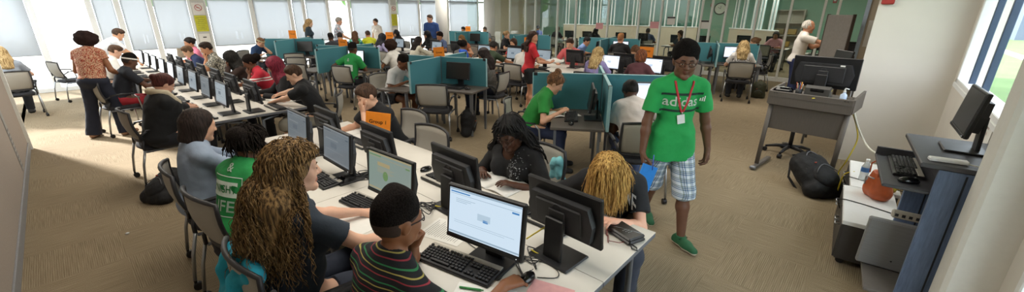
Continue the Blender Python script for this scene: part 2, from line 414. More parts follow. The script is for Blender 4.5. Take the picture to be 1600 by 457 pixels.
def person(x, y, yaw, label, pose='sit', h=.012, s=1., w=1., fem=False, skin='8d5a3c', hair='1c1512', hair2=None, hs='short',
           top='303238', tmat=None, sleeve='short', bottom='23262e', bmat=None, legs='long', shoe='222222', sole=None, lean=10, side=0., twist=0,
           hp=15, hy=0, hr=0, L=None, R=None, Lh=None, Rh=None, seat=.46, feet=None, hipz=None, eyes=True, glasses=False, beard=None, z0=0.,
           group=None, at='head', open_neck=0., seed=1, kneespread=.02, nstr=0, hzt=None, hsc=1., nkl=.062, headband=None, tlen=-.06, hat=None, bust=None, cat='person'):
    rng = np.random.default_rng(seed); rad = math.radians
    root = thing('person', (x, y, z0), yaw-math.pi/2, label, cat, group)
    up = np.array([0, 0, 1.])
    hz = (seat+.085 if pose == 'sit' else .93*s) if hipz is None else hipz
    Pv = np.array([0, 0, hz])
    def dirn(a): a = rad(a); return np.array([math.sin(rad(side)), math.sin(a), math.cos(a)])/math.sqrt(1+math.sin(rad(side))**2)
    a1, a2 = lean*.75, lean*1.2
    tf = 1.
    for it in range(3 if hzt else 1):
        W_ = Pv+dirn(a1)*.20*s*tf; N = W_+dirn(a2)*.315*s*tf; u2 = dirn(a2); u1_ = dirn(a1)
        if hzt: zc = N[2]+(unit(u2*.6+up*.6)*nkl*s)[2]+.088*s*hsc*math.cos(rad(hp)); tf = min(1.2, max(.78, tf+(hzt-zc)/(.515*s)))
    um = unit(dirn(a1)+u2)
    r2 = rotz(rad(twist)).dot(np.array([1., 0, 0])); r2 = unit(r2-u2*r2.dot(u2)); f2 = np.cross(u2, r2); Rt = np.stack([r2, f2, u2], 1)
    r1 = rotz(rad(twist*.4)).dot(np.array([1., 0, 0])); u1 = dirn(a1); r1 = unit(r1-u1*r1.dot(u1)); R1 = np.stack([r1, np.cross(u1, r1), u1], 1)
    sw = (.158 if fem else .178)*s*(1+.25*(w-1))
    Ch = W_+u2*.13*s
    torso = [ell(Pv+np.array([0, -.02, .01])*s, np.array([.165*w, .125*w, .115])*s, R1, .05), ell(W_-u1*.04*s+f2*.005, np.array([.137*w, .105*w*w, .15])*s, R1, .06),
             ell(Ch, np.array([.150*w, .108*w, .175])*s, Rt, .06), cone(N-u2*.055*s-r2*sw*.85, N-u2*.055*s+r2*sw*.85, .058*s*w**.5, .058*s*w**.5, .05),
             cone(N-u2*.02*s-r2*.10*s, N+u2*.01*s, .040*s, .052*s, .05), cone(N-u2*.02*s+r2*.10*s, N+u2*.01*s, .040*s, .052*s, .05)]
    if fem and bust != 0:
        for q in (-1, 1): torso.append(ell(Ch+u2*.0+f2*.085*s*w+r2*q*.07*s*w, np.array([.058, .055, .06])*s*w*(bust or 1), Rt, .04))
    # head
    nt = N+unit(u2*.6+up*.6)*nkl*s+f2*.012*s; Rhd = rotz(rad(twist+hy)).dot(rotx(-rad(hp))).dot(roty(rad(hr)))
    Hc = nt-Rhd.dot(np.array([0, -.022, -.088]))*s*hsc
    neck = [cone(N-u2*.02*s, nt+unit(Hc-nt)*.03*s, .054*s*(.9 if fem else 1.03)*w**.4, .050*s*(.88 if fem else 1), .03)]
    bs = s; sH = s*hsc; hpr, hcut, hfeat = head_prims(Hc, Rhd, fem, sH)
    if at == 'head':
        off = rotz(yaw-math.pi/2).dot(np.array([Hc[0], Hc[1], 0])); root.location = (x-off[0], y-off[1], z0)
    org = np.array(root.location); Ry = rotz(yaw-math.pi/2)
    # arms
    arms = []; upper = []; fore = []; hands = []; joints = {}
    ua, fa = .285*s, .25*s
    for key, q, tg, hn in (('L', -1, L, Lh), ('R', 1, R, Rh)):
        S = N-u2*.06*s+r2*q*sw
        o = dict(p=(q*.17, .40, .80), hint=(q*.7, -.5, -.6), k=.35, n=(0, 0, -1), d=None)
        if pose == 'stand': o = dict(p=(q*.25, .05, .78*s), hint=(q*.3, -1, 0), k=.5, n=(-q, 0, 0), d=(0, .1, -1))
        if tg: o.update(tg)
        if 'wp' in o: o['p'] = Ry.T.dot(np.array(o['wp'], float)-org)
        if 'face' in o: o['p'] = Hc+Rhd.dot(np.array(o['face'], float))*sH
        wr = np.array(o['p'], float)
        E, wr = ik(S, wr, ua, fa, o['hint']); joints[key] = (S, E, wr)
        aw = w**.6*(.88 if fem else 1)
        upper.append((S, E, .048*s*aw, .040*s*aw)); fore.append((E, wr, .041*s*aw, .0255*s))
        arms += [cone(S, E, .048*s*aw, .039*s*aw, .03), cone(E, E+(wr-E)*.3, .039*s*aw, .040*s*aw, .02), cone(E+(wr-E)*.3, wr, .040*s*aw, .0250*s*(.93 if fem else 1), .02)]
        dh = unit(wr-E) if o['d'] is None else unit(o['d'])
        if 'hd' in o: dh = unit(Rhd.dot(np.array(o['hd'], float)))
        if 'hn' in o: o['n'] = Rhd.dot(np.array(o['hn'], float))
        hands += hand_prims(wr, dh, np.array(o['n'], float), q, o['k'], s*(.93 if fem else 1.02))
    # legs
    legp = []; lj = []
    for i, q in enumerate((-1, 1)):
        hip = Pv+np.array([q*.088*s, 0, -.01]); an = np.array(feet[i][:3] if feet else ((q*(.10+kneespread), .40, .085) if pose == 'sit' else (q*.10, 0, .085)), float)
        kn, an = ik(hip, an, .42*s, .42*s, (q*(.1+kneespread*3), 1, .5 if pose == 'sit' else 0)); lj.append((hip, kn, an))
        lw = w**.7
        legp += [cone(hip, kn, .083*s*lw, .055*s*lw, .04), cone(kn, kn+(an-kn)*.35-np.array([0, .012, 0]), .052*s*lw, .055*s*lw, .03), cone(kn+(an-kn)*.35, an, .054*s*lw, .034*s, .03)]
        fd = np.array(feet[i][3:6], float) if feet and len(feet[i]) > 3 else np.array([q*.12, 1, 0.])
        fd = unit(fd); lj[-1] += (fd,)
        legp += [cone(an-fd*.03+np.array([0, 0, -.045]), an+fd*.13+np.array([0, 0, -.052]), .030*s, .026*s, .03)]
    sk, lp = skin_mat(skin)
    def lips(c):
        l = (c-Hc).dot(Rhd)/sH; return ((abs(l[:, 0]) < .021) & (l[:, 1] > .079) & (l[:, 2] < -.051) & (l[:, 2] > -.0735)).astype(int)
    ca_, cb_ = lin(skin), lin(hair); root['fade_rgb'] = [ca_[i]*.10+cb_[i]*.90 for i in range(3)]; root['skin_key'] = skin+hair
    body = [*torso, *neck, *arms, *legp, *hpr]
    # the neck prims come before the finer face so the features stay crisp
    sdf_mesh('body', body, h, [sk, lp], root, 0, hcut, lips, post=hfeat+hands)
    # eyes
    g = lambda a, b, c: Hc+Rhd.dot(np.array([a, b, c]))*sH
    if eyes:
        m = MB(); ev = MB()
        for q in (-1, 1):
            m.ell(g(q*.031, .0755, .0005), .0115*sH, None, 12, 8, 0)
            gz = unit(Rhd.dot(np.array([0, 1., -.12]))); m.ell(g(q*.031, .0755, .0005)+gz*.0078*sH, .0056*sH, None, 10, 6, 1)
            ev.tube([g(q*.014, .0875, .0215), g(q*.030, .0885, .0265), g(q*.046, .078, .0205)], [.0030*sH, .0036*sH, .0018*sH], 5)
        m.build('eyes', [mat('eye_white', 'b5aca2', .3, var=.02), mat('iris_brown', '2a1a12', .2, var=.02)], root)
        ev.build('eyebrows', hair_mat(hair if hair not in ('d8cfc0', 'c9c4ba') else 'a39a8c'), root)
    if glasses:
        m = MB()
        for q in (-1, 1):
            ring = [g(q*.031+.0225*math.cos(a)*q, .094-.006*abs(math.cos(a)), -.002+.016*math.sin(a)) for a in np.linspace(0, 2*math.pi, 17)]
            m.tube(ring, .0017*sH if glasses != 'thick' else .0026*sH, 6)
            m.tube([g(q*.053, .088, .004), g(q*.074, .05, .006), g(q*.081, -.005, .004), g(q*.08, -.02, -.012)], .0018*sH if glasses != 'thick' else .0028*sH, 6)
        m.tube([g(-.009, .096, .001), g(0, .099, .004), g(.009, .096, .001)], .0018*sH, 6)
        m.build('glasses', mat('glasses_frame', '2a1410' if glasses == 'thick' else '6d6660', .25, metal=.3 if glasses == 'thick' else .8), root)
    # hair
    hair_build(root, hs, Hc, Rhd, sH, h, hair_mat(hair, hair2, hs in ('afro', 'fade', 'bigafro', 'puff', 'twists')), N, W_, Pv, u2, f2, r2, sw, rng, nstr, w)
    if beard:
        P = [ell(g(0, .035, -.085), np.array([.056, .055, .040])*sH, Rhd, .01), ell(g(0, .072, -.095), np.array([.028, .022, .022])*sH, Rhd, .01)]
        sdf_mesh('beard', P, min(h, .009), hair_mat(beard), root, 0, [half(g(0, 0, -.048), Rhd.dot(np.array([0, .25, 1.]))), sub(g(0, .097, -.06), .022*sH)])
    if headband:
        m = MB(); ring = [g(.083*math.cos(a), -.012+.103*math.sin(a), .045+.014*math.sin(a)) for a in np.linspace(0, 2*math.pi, 33)]
        m.tube(ring, .012*sH, 8, flat=1.0, cap=False); m.build('headband', mat('band_'+headband, headband, .8), root)
    # clothes
    t = .011
    if hs != 'x':
        P = list(torso); cuts = []
        for i, q in enumerate((-1, 1)):
            S, E, ra, rb = upper[i]
            if sleeve == 'long':
                P += [cone(S, E, ra+.004, rb+.006, .03), fcone(E, fore[i][1]-unit(fore[i][1]-E)*.005, fore[i][2]+.002, .033*s, .02)]
            elif sleeve == 'short': P += [fcone(S, S+(E-S)*.68, ra+.006, rb+.020, .03)]
            elif sleeve == 'elbow': P += [cone(S, E, ra+.006, rb+.010, .03), fcone(E, E+(fore[i][1]-E)*.25, rb+.010, rb+.012, .02)]
            elif sleeve == 'cap': P += [fcone(S, S+(E-S)*.35, ra+.004, ra+.006, .02)]
        if tlen < -.1: P += [cone(Pv+np.array([q*.060, .0, .06]), Pv+np.array([q*(.082 if tlen < -.12 else .06), .01, tlen-.12]), .125*w*s*(1 if tlen < -.12 else .9), .130*w*s*(1 if tlen < -.12 else .88), .05) for q in (-1, 1)]
        hem = Pv+R1.dot(np.array([0, 0, tlen]))
        cuts = [half(hem, -R1[:, 2], Pv, .6)]
        if sleeve in ('short', 'cap', 'elbow') or tlen != 9: cuts[0] = half(hem, -R1[:, 2]) if pose == 'stand' else half(hem, -R1[:, 2], hem-R1[:, 2]*.16, .23)
        nk = N+u2*.045*s+f2*(.01+.03*open_neck)*s
        cuts.append(sub(nk, (.062+.02*open_neck)*s*w**.3, .004))
        if open_neck: cuts.append(sub(N+f2*.07*s-u2*.02*s, .035+.03*open_neck, .01))
        tm = tmat or mat('cloth_'+top, top, .85, var=.07, scale=8, bump=.45, bscale=24, bdist=.008, sheen=.02)
        INFO[root.name] = dict(Ch=Ch, f=f2, u=u2, r=r2)
        INFO[root.name]['shirt'] = sdf_mesh('shirt', P, max(h*.9, .007), tm, root, t, cuts, None, .0022, seed)
    P = []; cuts = []
    P += [torso[0], torso[1]] if pose != 'sit' else [torso[0]]
    waist = Pv+R1.dot(np.array([0, 0, .06 if tlen > -.1 or pose == 'stand' else .03])); cuts = [half(waist, R1[:, 2], waist+R1[:, 2]*.13, .155)]
    for i, (hip, kn, an, fd) in enumerate(lj):
        lw = w**.7
        if legs == 'long': P += [cone(hip, kn, .087*s*lw, .064*s*lw, .04), fcone(kn, an+np.array([0, -.0, -.01]), .064*s*lw, .055*s, .03)]
        elif legs == 'flare': P += [cone(hip, kn, .087*s*lw, .064*s*lw, .04), fcone(kn, an+np.array([0, 0, -.045]), .060*s*lw, .095*s, .03)]
        elif legs == 'knee': P += [cone(hip, kn, .098*s*lw, .088*s*lw, .05), fcone(kn, kn+(an-kn)*.12, .088*s*lw, .088*s*lw, .02)]
        elif legs == 'short': P += [fcone(hip, hip+(kn-hip)*.6, .094*s*lw, .09*s*lw, .04)]
    bm = bmat or mat('cloth_'+bottom, bottom, .85, var=.1, scale=12, bump=.35, bscale=26, bdist=.006)
    sdf_mesh('shorts' if legs in ('knee', 'short') else 'trousers', P, max(h, .009), bm, root, .008, cuts, None, .002, seed+3)
    sm = mat('shoe_'+shoe, shoe, .7); so = mat('sole_'+(sole or '151515'), sole or '151515', .6)
    for hip, kn, an, fd in lj:
        b = an+np.array([0, 0, -.085+.032]); hgt = an[2]-.085
        if feet and abs(fd[2]) > .05: pass
        P = [cone(b-fd*.045, b+fd*.08, .039, .041, .02), cone(b+fd*.08, b+fd*.165-np.array([0, 0, .004]), .040, .031, .03), cone(b-fd*.02+np.array([0, 0, .01]), an+np.array([0, 0, .005]), .042, .040, .03)]
        bot = b-np.array([0, 0, .032]); nrm = unit(np.cross(np.cross(fd, up), fd))
        cuts = [half(bot, -nrm), half(an+np.array([0, 0, .008]), up), sub(an+np.array([0, 0, .03]), .034, .004)] if legs != 'flare' else [half(bot, -nrm), half(an, up)]
        cuts += []
        sdf_mesh('shoe', P, max(.007, h*.75), [sm, so], root, .003, cuts, lambda c, bo=bot, nn=nrm: ((c-bo).dot(nn) < .022).astype(int))
    INFO[root.name].update(J=joints, Hc=Hc, Rh=Rhd, N=N)
    for kk in ('fade_rgb', 'skin_key'): del root[kk]
    return root


def hair_build(root, hs, Hc, R, s, h, m, N, W_, Pv, u2, f2, r2, sw, rng, nstr, w):
    g = lambda a, b, c: Hc+R.dot(np.array([a, b, c]))*s
    if hs in ('none', 'x'): return
    hh = min(max(h, .007), .012); A = lambda *v: np.array(v)*s
    face = half(g(0, .078, .064), R.dot(np.array([0, .78, -.62]))); low = half(g(0, 0, -.048), R.dot(np.array([0, -.15, -1])))
    ears = [sub(g(q*.088, -.002, -.022), .026*s) for q in (-1, 1)]
    cap = [ell(g(0, -.016, .036), A(.0815, .1025, .0925), R, .02), ell(g(0, -.038, -.0), A(.073, .076, .075), R, .02)]
    back = N-f2*(.100*s*w)-u2*.10*s; wr = .0018
    if hs == 'short': sdf_mesh('hair', cap+[ell(g(0, .02, .085), A(.062, .065, .042), R, .03)], hh, m, root, 0, [face, low]+ears, None, .003, 1)
    elif hs == 'fade':
        sk = root.get('skin_key'); lowm = mat('fade_'+str(sk), root['fade_rgb'][:], .8, var=.25, scale=120)
        o = sdf_mesh('hair', [ell(g(0, -.014, .060), A(.079, .100, .084), R, .015), cone(g(-.034, .0, .108), g(.034, .0, .108), .042*s, .042*s, .03), ell(g(0, -.016, .036), A(.0778, .0985, .087), R, .02), ell(g(0, -.036, -.0), A(.0698, .0752, .074), R, .02)], hh, [m, lowm], root, 0,
            [half(g(0, .080, .066), R.dot(np.array([0, .90, -.43]))), low]+ears, lambda c: ((c-Hc).dot(R)[:, 2]/s < .024+.12*((c-Hc).dot(R)[:, 1]/s+.02)).astype(int), .0016, 1)
    elif hs == 'afro': sdf_mesh('hair', [ell(g(0, -.032, .058), A(.091, .112, .097), R, .02), ell(g(0, -.045, .01), A(.082, .085, .075), R, .03)], hh, m, root, 0, [half(g(0, .085, .060), R.dot(np.array([0, .86, -.51]))), low]+ears, None, .004, 1)
    elif hs == 'bigafro': sdf_mesh('hair', [ell(g(0, -.03, .03), A(.150, .145, .135), R, .02)], hh, m, root, 0, [half(g(0, .06, .06), R.dot(np.array([0, .9, -.44])))], None, .008, 1)
    elif hs == 'bald': sdf_mesh('hair', cap, hh, m, root, 0, [half(g(0, .02, .04), R.dot(np.array([0, .85, .3]))), low]+ears, None, .003, 1)
    elif hs in ('bob', 'bobshort'):
        z = -.13 if hs == 'bob' else -.085
        sdf_mesh('hair', cap+[ell(g(0, -.028, .03), A(.093, .105, .098), R, .02), cone(g(0, -.045, .0), g(0, -.05, z+.03), .082*s, .080*s, .03), cone(g(-.05, -.02, .0), g(-.06, -.02, z+.03), .040*s, .036*s, .03), cone(g(.05, -.02, .0), g(.06, -.02, z+.03), .040*s, .036*s, .03)],
                 hh, m, root, 0, [half(g(0, .072, .070), R.dot(np.array([0, .93, -.36]))), half(g(0, 0, z), R.dot(np.array([0, 0, -1])))], None, .003, 1)
    elif hs in ('long', 'longside', 'curly', 'braids', 'messy'):
        P = cap+[ell(g(0, -.024, .036), A(.089, .108, .098)*(.95 if hs == 'messy' else 1), R, .02)]
        if hs in ('long', 'longside'):
            P += [cone(g(0, -.05, .0), N-f2*.075*s*w+u2*.02, .075*s, .075*s, .04), cone(N-f2*.075*s*w+u2*.02, back, .075*s, .055*s, .04)]
            for q in (-1, 1): P += [cone(g(q*.055, -.03, .0), N-f2*.03*s+r2*q*.075*s+u2*.03, .038*s, .045*s, .04), cone(N-f2*.03*s+r2*q*.075*s+u2*.03, N-f2*.09*s*w+r2*q*.07*s-u2*.12*s, .045*s, .03*s, .04)]
            if hs == 'longside': P += [cone(g(.06, .0, -.02), N+f2*.10*s*w+r2*.09*s-u2*.10*s, .035*s, .028*s, .03)]
        elif hs == 'braids': P += [cone(g(0, -.05, .0), g(0, -.05, -.08), .07*s, .065*s, .04)]
        elif hs == 'messy': P += [cone(g(0, -.03, .03), g(0, .01, -.03), .085*s, .07*s, .03)]
        else:
            q0 = g(0, -.045, -.01); q1 = N-f2*.060*s*w+u2*.01; q2 = N-f2*.085*s*w-u2*.15*s; q3 = N-f2*.075*s*w-u2*.30*s
            P += [cone(q0, q1, .088*s, .098*s, .06), cone(q1, q2, .098*s, .088*s, .06), cone(q2, q3, .088*s, .05*s, .06)]
            for q in (-1, 1): P += [cone(g(q*.055, -.035, .0), q1+r2*q*.085*s, .045*s, .060*s, .06), cone(q1+r2*q*.085*s, q2+r2*q*.08*s, .060*s, .050*s, .06)]
        fc = half(g(0, .074, .066), R.dot(np.array([0, .90, -.44])), Hc, .16*s)
        o = sdf_mesh('hair', P, hh, m, root, 0, [fc], None, .004, 1)
        if nstr:
            mb = MB(); tors = [(W_, N-u2*.03, .128*w*s), (N-u2*.055*s-r2*sw, N-u2*.055*s+r2*sw, .072*s)]
            if hs == 'curly': strands(mb, Hc, R, rng, nstr, .56, .0024, .011, 3.4, .8, A(.092, .112, .100), tors+[(q1, q2, .112*s)], 24)
            if hs == 'curly':
                for q in range(int(nstr*.7)):
                    t0 = rng.uniform(0, .8); a = rng.uniform(-2.4, 2.4); c = q1+(q2-q1)*t0; ex = rng.uniform(.0, .014)
                    d0 = -f2*math.cos(a)+r2*math.sin(a); P_ = c+d0*(.116*s+ex); ph = rng.uniform(0, 6.28); pts = []; Ls = rng.uniform(.14, .30); am = .010*rng.uniform(.5, 1.2)
                    for i in range(15):
                        tt = i/14; aa = ph+tt*Ls*58; pts.append(P_+d0*(.012*math.sin(tt*3))+np.array([math.cos(aa), math.sin(aa), 0])*am-np.array([0, 0, 1])*Ls*tt-d0*.16*max(0, Ls*tt-.10))
                    mb.tube(pts, [.0024*(1-.5*i/14) for i in range(15)], 4, cap=False)
            elif hs == 'braids': strands(mb, Hc, R, rng, nstr, .44, .0050, 0, 0, .6, A(.085, .106, .094), tors, 14, sides=6)
            elif hs == 'messy': strands(mb, Hc, R, rng, nstr, .21, .0021, .003, 1.2, .45, A(.083, .104, .093), tors, 12, zmin=-.06, face=.2, sweep=False)
            else: strands(mb, Hc, R, rng, nstr, .40, .0022, .003, 1., .5, A(.090, .110, .098), tors, 14)
            mb.build('hair_strands', m, root)
    elif hs in ('bun', 'highbun', 'pony', 'puff', 'twists'):
        P = cap+[ell(g(0, -.02, .034), A(.084, .105, .095), R, .02)]
        if hs == 'bun': P += [ell(g(0, -.115, .045), A(.042, .04, .042), R, .012)]
        if hs == 'highbun': P += [ell(g(0, -.058, .140), A(.046, .044, .036), R, .012)]
        if hs == 'puff': P += [ell(g(0, -.14, .03), A(.07, .065, .07), R, .015)]
        if hs == 'twists': P += [ell(g(0, -.10, .05), A(.075, .06, .06), R, .02)]
        if hs == 'pony': P += [cone(g(0, -.105, .05), g(0, -.15, -.01), .026*s, .032*s, .02), cone(g(0, -.15, -.01), Hc+R.dot(np.array([0, -.12, 0]))*s-np.array([0, .01, .20*s]), .032*s, .016*s, .02)]
        sdf_mesh('hair', P, hh, m, root, 0, [face, half(g(0, 0, -.05), R.dot(np.array([0, -.3, -1])), g(0, 0, -.05)-R.dot(np.array([0, 0, .1]))*s, .11*s)]+ears, None, .003, 1)
        if nstr:
            mb = MB()
            if hs == 'twists': strands(mb, Hc, R, rng, nstr, .13, .0055, .003, 3, 1., A(.086, .107, .098), (), 8, sides=6, zmin=.0)
            else: strands(mb, Hc, R, rng, nstr, .05, .0012, .002, 2, 1.6, A(.086, .107, .096), (), 6)
            mb.build('hair_strands', m, root)
    elif hs == 'hijab':
        P = [ell(g(0, -.012, .028), A(.097, .118, .113), R, .03), cone(g(0, -.01, -.03), N+f2*.01, .088*s, .085*s, .05), cone(N-u2*.055*s-r2*sw*.8, N-u2*.055*s+r2*sw*.8, .076*s, .076*s, .06),
             cone(N+f2*.03, N+f2*.06*s-u2*.16*s, .09*s, .07*s, .06), cone(N-f2*.03, N-f2*.05*s-u2*.16*s, .09*s, .07*s, .06)]
        sdf_mesh('headscarf', P, hh, m, root, .008, [sub(g(0, .152, -.012), .088*s, .006)], None, .004, 2)
# ================================================================ materials
def carpet():
    m, N, L, b = nodes_of('carpet_tiles')
    g = N.new('ShaderNodeNewGeometry'); mp = N.new('ShaderNodeMapping'); L.new(g.outputs['Position'], mp.inputs[0])
    def math_(op, a, b_=None):
        n = N.new('ShaderNodeMath'); n.operation = op
        for i, v in enumerate((a, b_)):
            if v is None: continue
            if isinstance(v, (int, float)): n.inputs[i].default_value = v
            else: L.new(v, n.inputs[i])
        return n.outputs[0]
    ck = N.new('ShaderNodeTexChecker'); ck.inputs['Scale'].default_value = 1/.61; L.new(mp.outputs[0], ck.inputs['Vector'])
    sp = N.new('ShaderNodeSeparateXYZ'); L.new(mp.outputs[0], sp.inputs[0])
    def streak(sx, sy, seed):
        q = N.new('ShaderNodeMapping'); q.inputs['Scale'].default_value = (sx, sy, 1); q.inputs['Location'].default_value = (seed, seed, 0); L.new(g.outputs['Position'], q.inputs[0])
        n = N.new('ShaderNodeTexNoise'); n.inputs['Scale'].default_value = 1.; n.inputs['Detail'].default_value = 2.5; L.new(q.outputs[0], n.inputs['Vector']); return n.outputs[0]
    mx = N.new('ShaderNodeMix'); L.new(ck.outputs['Fac'], mx.inputs[0]); L.new(streak(170, 4, 0), mx.inputs[2]); L.new(streak(4, 150, 3), mx.inputs[3])
    n2 = N.new('ShaderNodeTexNoise'); n2.inputs['Scale'].default_value = 160; L.new(g.outputs['Position'], n2.inputs['Vector'])
    n3 = N.new('ShaderNodeTexNoise'); n3.inputs['Scale'].default_value = .9; n3.inputs['Detail'].default_value = 3; L.new(g.outputs['Position'], n3.inputs['Vector'])
    v = math_('ADD', math_('MULTIPLY', mx.outputs[0], .44), math_('ADD', math_('MULTIPLY', n2.outputs[0], .36), math_('MULTIPLY', n3.outputs[0], .18)))
    wv = []
    for ax_ in (0, 1):
        sn = math_('SINE', math_('MULTIPLY', sp.outputs[ax_], 2*PI/.0125)); wv.append(sn)
    spp = N.new('ShaderNodeSeparateXYZ'); L.new(g.outputs['Position'], spp.inputs[0])
    mw = N.new('ShaderNodeMix'); L.new(ck.outputs['Fac'], mw.inputs[0]); L.new(wv[0], mw.inputs[2]); L.new(wv[1], mw.inputs[3])
    v = math_('ADD', math_('MULTIPLY_ADD_', v) if False else v, math_('MULTIPLY', mw.outputs[0], .06))
    rp = N.new('ShaderNodeValToRGB'); L.new(v, rp.inputs[0]); e = rp.color_ramp.elements
    e[0].position = .34; e[0].color = lin('756852')+(1,); e[1].position = .68; e[1].color = lin('a99a80')+(1,)
    x = e.new(.5); x.color = lin('8f8069')+(1,)
    L.new(rp.outputs[0], b.inputs['Base Color']); b.inputs['Roughness'].default_value = .95; b.inputs['Specular IOR Level'].default_value = .15
    bp = N.new('ShaderNodeBump'); bp.inputs['Strength'].default_value = .5; bp.inputs['Distance'].default_value = .004; L.new(v, bp.inputs['Height']); L.new(bp.outputs[0], b.inputs['Normal'])
    return m
def glass(name, col=(1, 1, 1), refl=.07, tint=1.):
    m = bpy.data.materials.new(name); m.use_nodes = True; N = m.node_tree.nodes; L = m.node_tree.links; N.clear()
    o = N.new('ShaderNodeOutputMaterial'); t = N.new('ShaderNodeBsdfTransparent'); t.inputs[0].default_value = tuple(c*tint for c in col)+(1,)
    g = N.new('ShaderNodeBsdfGlossy'); g.inputs['Roughness'].default_value = .02; mx = N.new('ShaderNodeMixShader'); mx.inputs[0].default_value = refl
    L.new(t.outputs[0], mx.inputs[1]); L.new(g.outputs[0], mx.inputs[2]); L.new(mx.outputs[0], o.inputs[0]); MATS[name] = m; return m
def shade_mat():
    m = bpy.data.materials.new('roller_shade_fabric'); m.use_nodes = True; N = m.node_tree.nodes; L = m.node_tree.links; N.clear()
    o = N.new('ShaderNodeOutputMaterial'); t = N.new('ShaderNodeBsdfTransparent'); t.inputs[0].default_value = (1, 1, 1, 1)
    d = N.new('ShaderNodeBsdfDiffuse'); d.inputs[0].default_value = (.72, .73, .74, 1); tr = N.new('ShaderNodeBsdfTranslucent'); tr.inputs[0].default_value = (.36, .385, .41, 1)
    a = N.new('ShaderNodeMixShader'); a.inputs[0].default_value = .62; L.new(d.outputs[0], a.inputs[1]); L.new(tr.outputs[0], a.inputs[2])
    b = N.new('ShaderNodeMixShader'); b.inputs[0].default_value = .10; L.new(a.outputs[0], b.inputs[1]); L.new(t.outputs[0], b.inputs[2]); L.new(b.outputs[0], o.inputs[0])
    return m
M = {}
M['carpet'] = carpet(); M['glass'] = glass('window_glass', refl=.05); M['inglass'] = glass('partition_glass', (.93, .985, .97), .05, .985); M['shade'] = shade_mat()
M['wallp'] = mat('wall_paint', 'd9d4cc', .85, var=.02, scale=3, bump=.05, bscale=90)
M['wallg'] = mat('wall_green', '8fb5a0', .85, var=.03, scale=3)
M['wallb'] = mat('wall_beige', 'c6baa6', .85, var=.03, scale=3)
M['divw'] = mat('wall_fabric', 'a59a90', .9, var=.05, scale=60)
M['white'] = mat('white_paint', 'e8e9ea', .5, var=.02)
M['alu'] = mat('brushed_aluminium', 'e6e8e4', .4, metal=.1, var=.03)
M['mull'] = mat('mullion_white', 'eceeee', .5, var=.02)
M['dark'] = mat('black_plastic', '17171a', .42, var=.12, scale=20)
M['darkg'] = mat('glossy_black_plastic', '101012', .18, var=.05)
M['char'] = mat('charcoal_plastic', '2b2b2e', .5, var=.08)
M['laminate'] = mat('white_laminate', 'd6d1c8', .45, var=.03, scale=6)
M['edge'] = mat('table_edge', '5f6168', .5, var=.05)
M['leg'] = mat('grey_metal_leg', '7c8088', .35, metal=.6, var=.04)
M['chrome'] = mat('silver_metal', 'a6a9ad', .28, metal=.8, var=.03)
M['seat'] = mat('dark_upholstery', '2c2c30', .9, var=.15, scale=80, bump=.2)
M['teal'] = mat('teal_fabric', '437f89', .9, var=.05, scale=120, bump=.15, bscale=400)
M['tealt'] = mat('pale_teal_trim', '8fb4b8', .6, var=.03)
M['desk'] = mat('dark_wood_laminate', '57504a', .45, var=.14, scale=18, stretch=(1, 12, 1))
M['paper'] = mat('white_paper', 'e6e4df', .8, var=.02)
M['orange'] = mat('orange_card', 'f08a1e', .7, var=.04)
M['ink'] = mat('ink', '33261a', .7, var=.02)
def chair_mesh_mat():
    m, N, L, b = nodes_of('chair_mesh'); tc = N.new('ShaderNodeTexCoord')
    w = N.new('ShaderNodeTexWave'); w.inputs['Scale'].default_value = 90; w.bands_direction = 'Z'; w.inputs['Distortion'].default_value = .2; L.new(tc.outputs['Object'], w.inputs[0])
    rp = N.new('ShaderNodeValToRGB'); L.new(w.outputs[0], rp.inputs[0]); rp.color_ramp.elements[0].color = lin('8a857c')+(1,); rp.color_ramp.elements[1].color = lin('b2ada2')+(1,)
    L.new(rp.outputs[0], b.inputs['Base Color']); b.inputs['Roughness'].default_value = .8; return m
M['mesh'] = chair_mesh_mat()

# ================================================================ room shell
def sbox(name, c, d, m, bev=0): b = MB(); b.box(c, d, None, bev); return struct(b.build(name, m))
sbox('floor', (9.7, 7.1, -.05), (20.9, 16.6, .1), M['carpet'])
sbox('ceiling', (9.7, 7.1, 3.05), (20.9, 16.6, .1), mat('ceiling_tile', 'dedcd6', .9))
b = MB()
for cx_, cy_ in CEIL: b.box((cx_, cy_, 2.965), (1.3, 2.7, .03), None, .005)
struct(b.build('trim_1', M['white']))
# west wall: fabric-faced partition with white end trim and dark baseboard
sbox('wall_west', (-.70, 4.4, 1.5), (.20, 9.2, 3.0), M['divw'])
b = MB(); b.box((-.594, 4.4, .055), (.014, 9.2, .11), None, .003); struct(b.build('baseboard_west', mat('baseboard_grey', '8d8f93', .5)))
sbox('wall_west_far', (-1.72, 9.1, 1.5), (2.0, .18, 3.0), M['wallp']); sbox('wall_west_end', (-2.7, 12.2, 1.5), (.16, 6.4, 3.0), M['wallp'])
sbox('floor_west', (-1.7, 12.2, -.05), (2.0, 6.4, .1), M['carpet'])
b = MB(); b.box((-.59, 9.02, 1.5), (.05, .08, 3.0)); struct(b.build('trim_2', M['alu']))
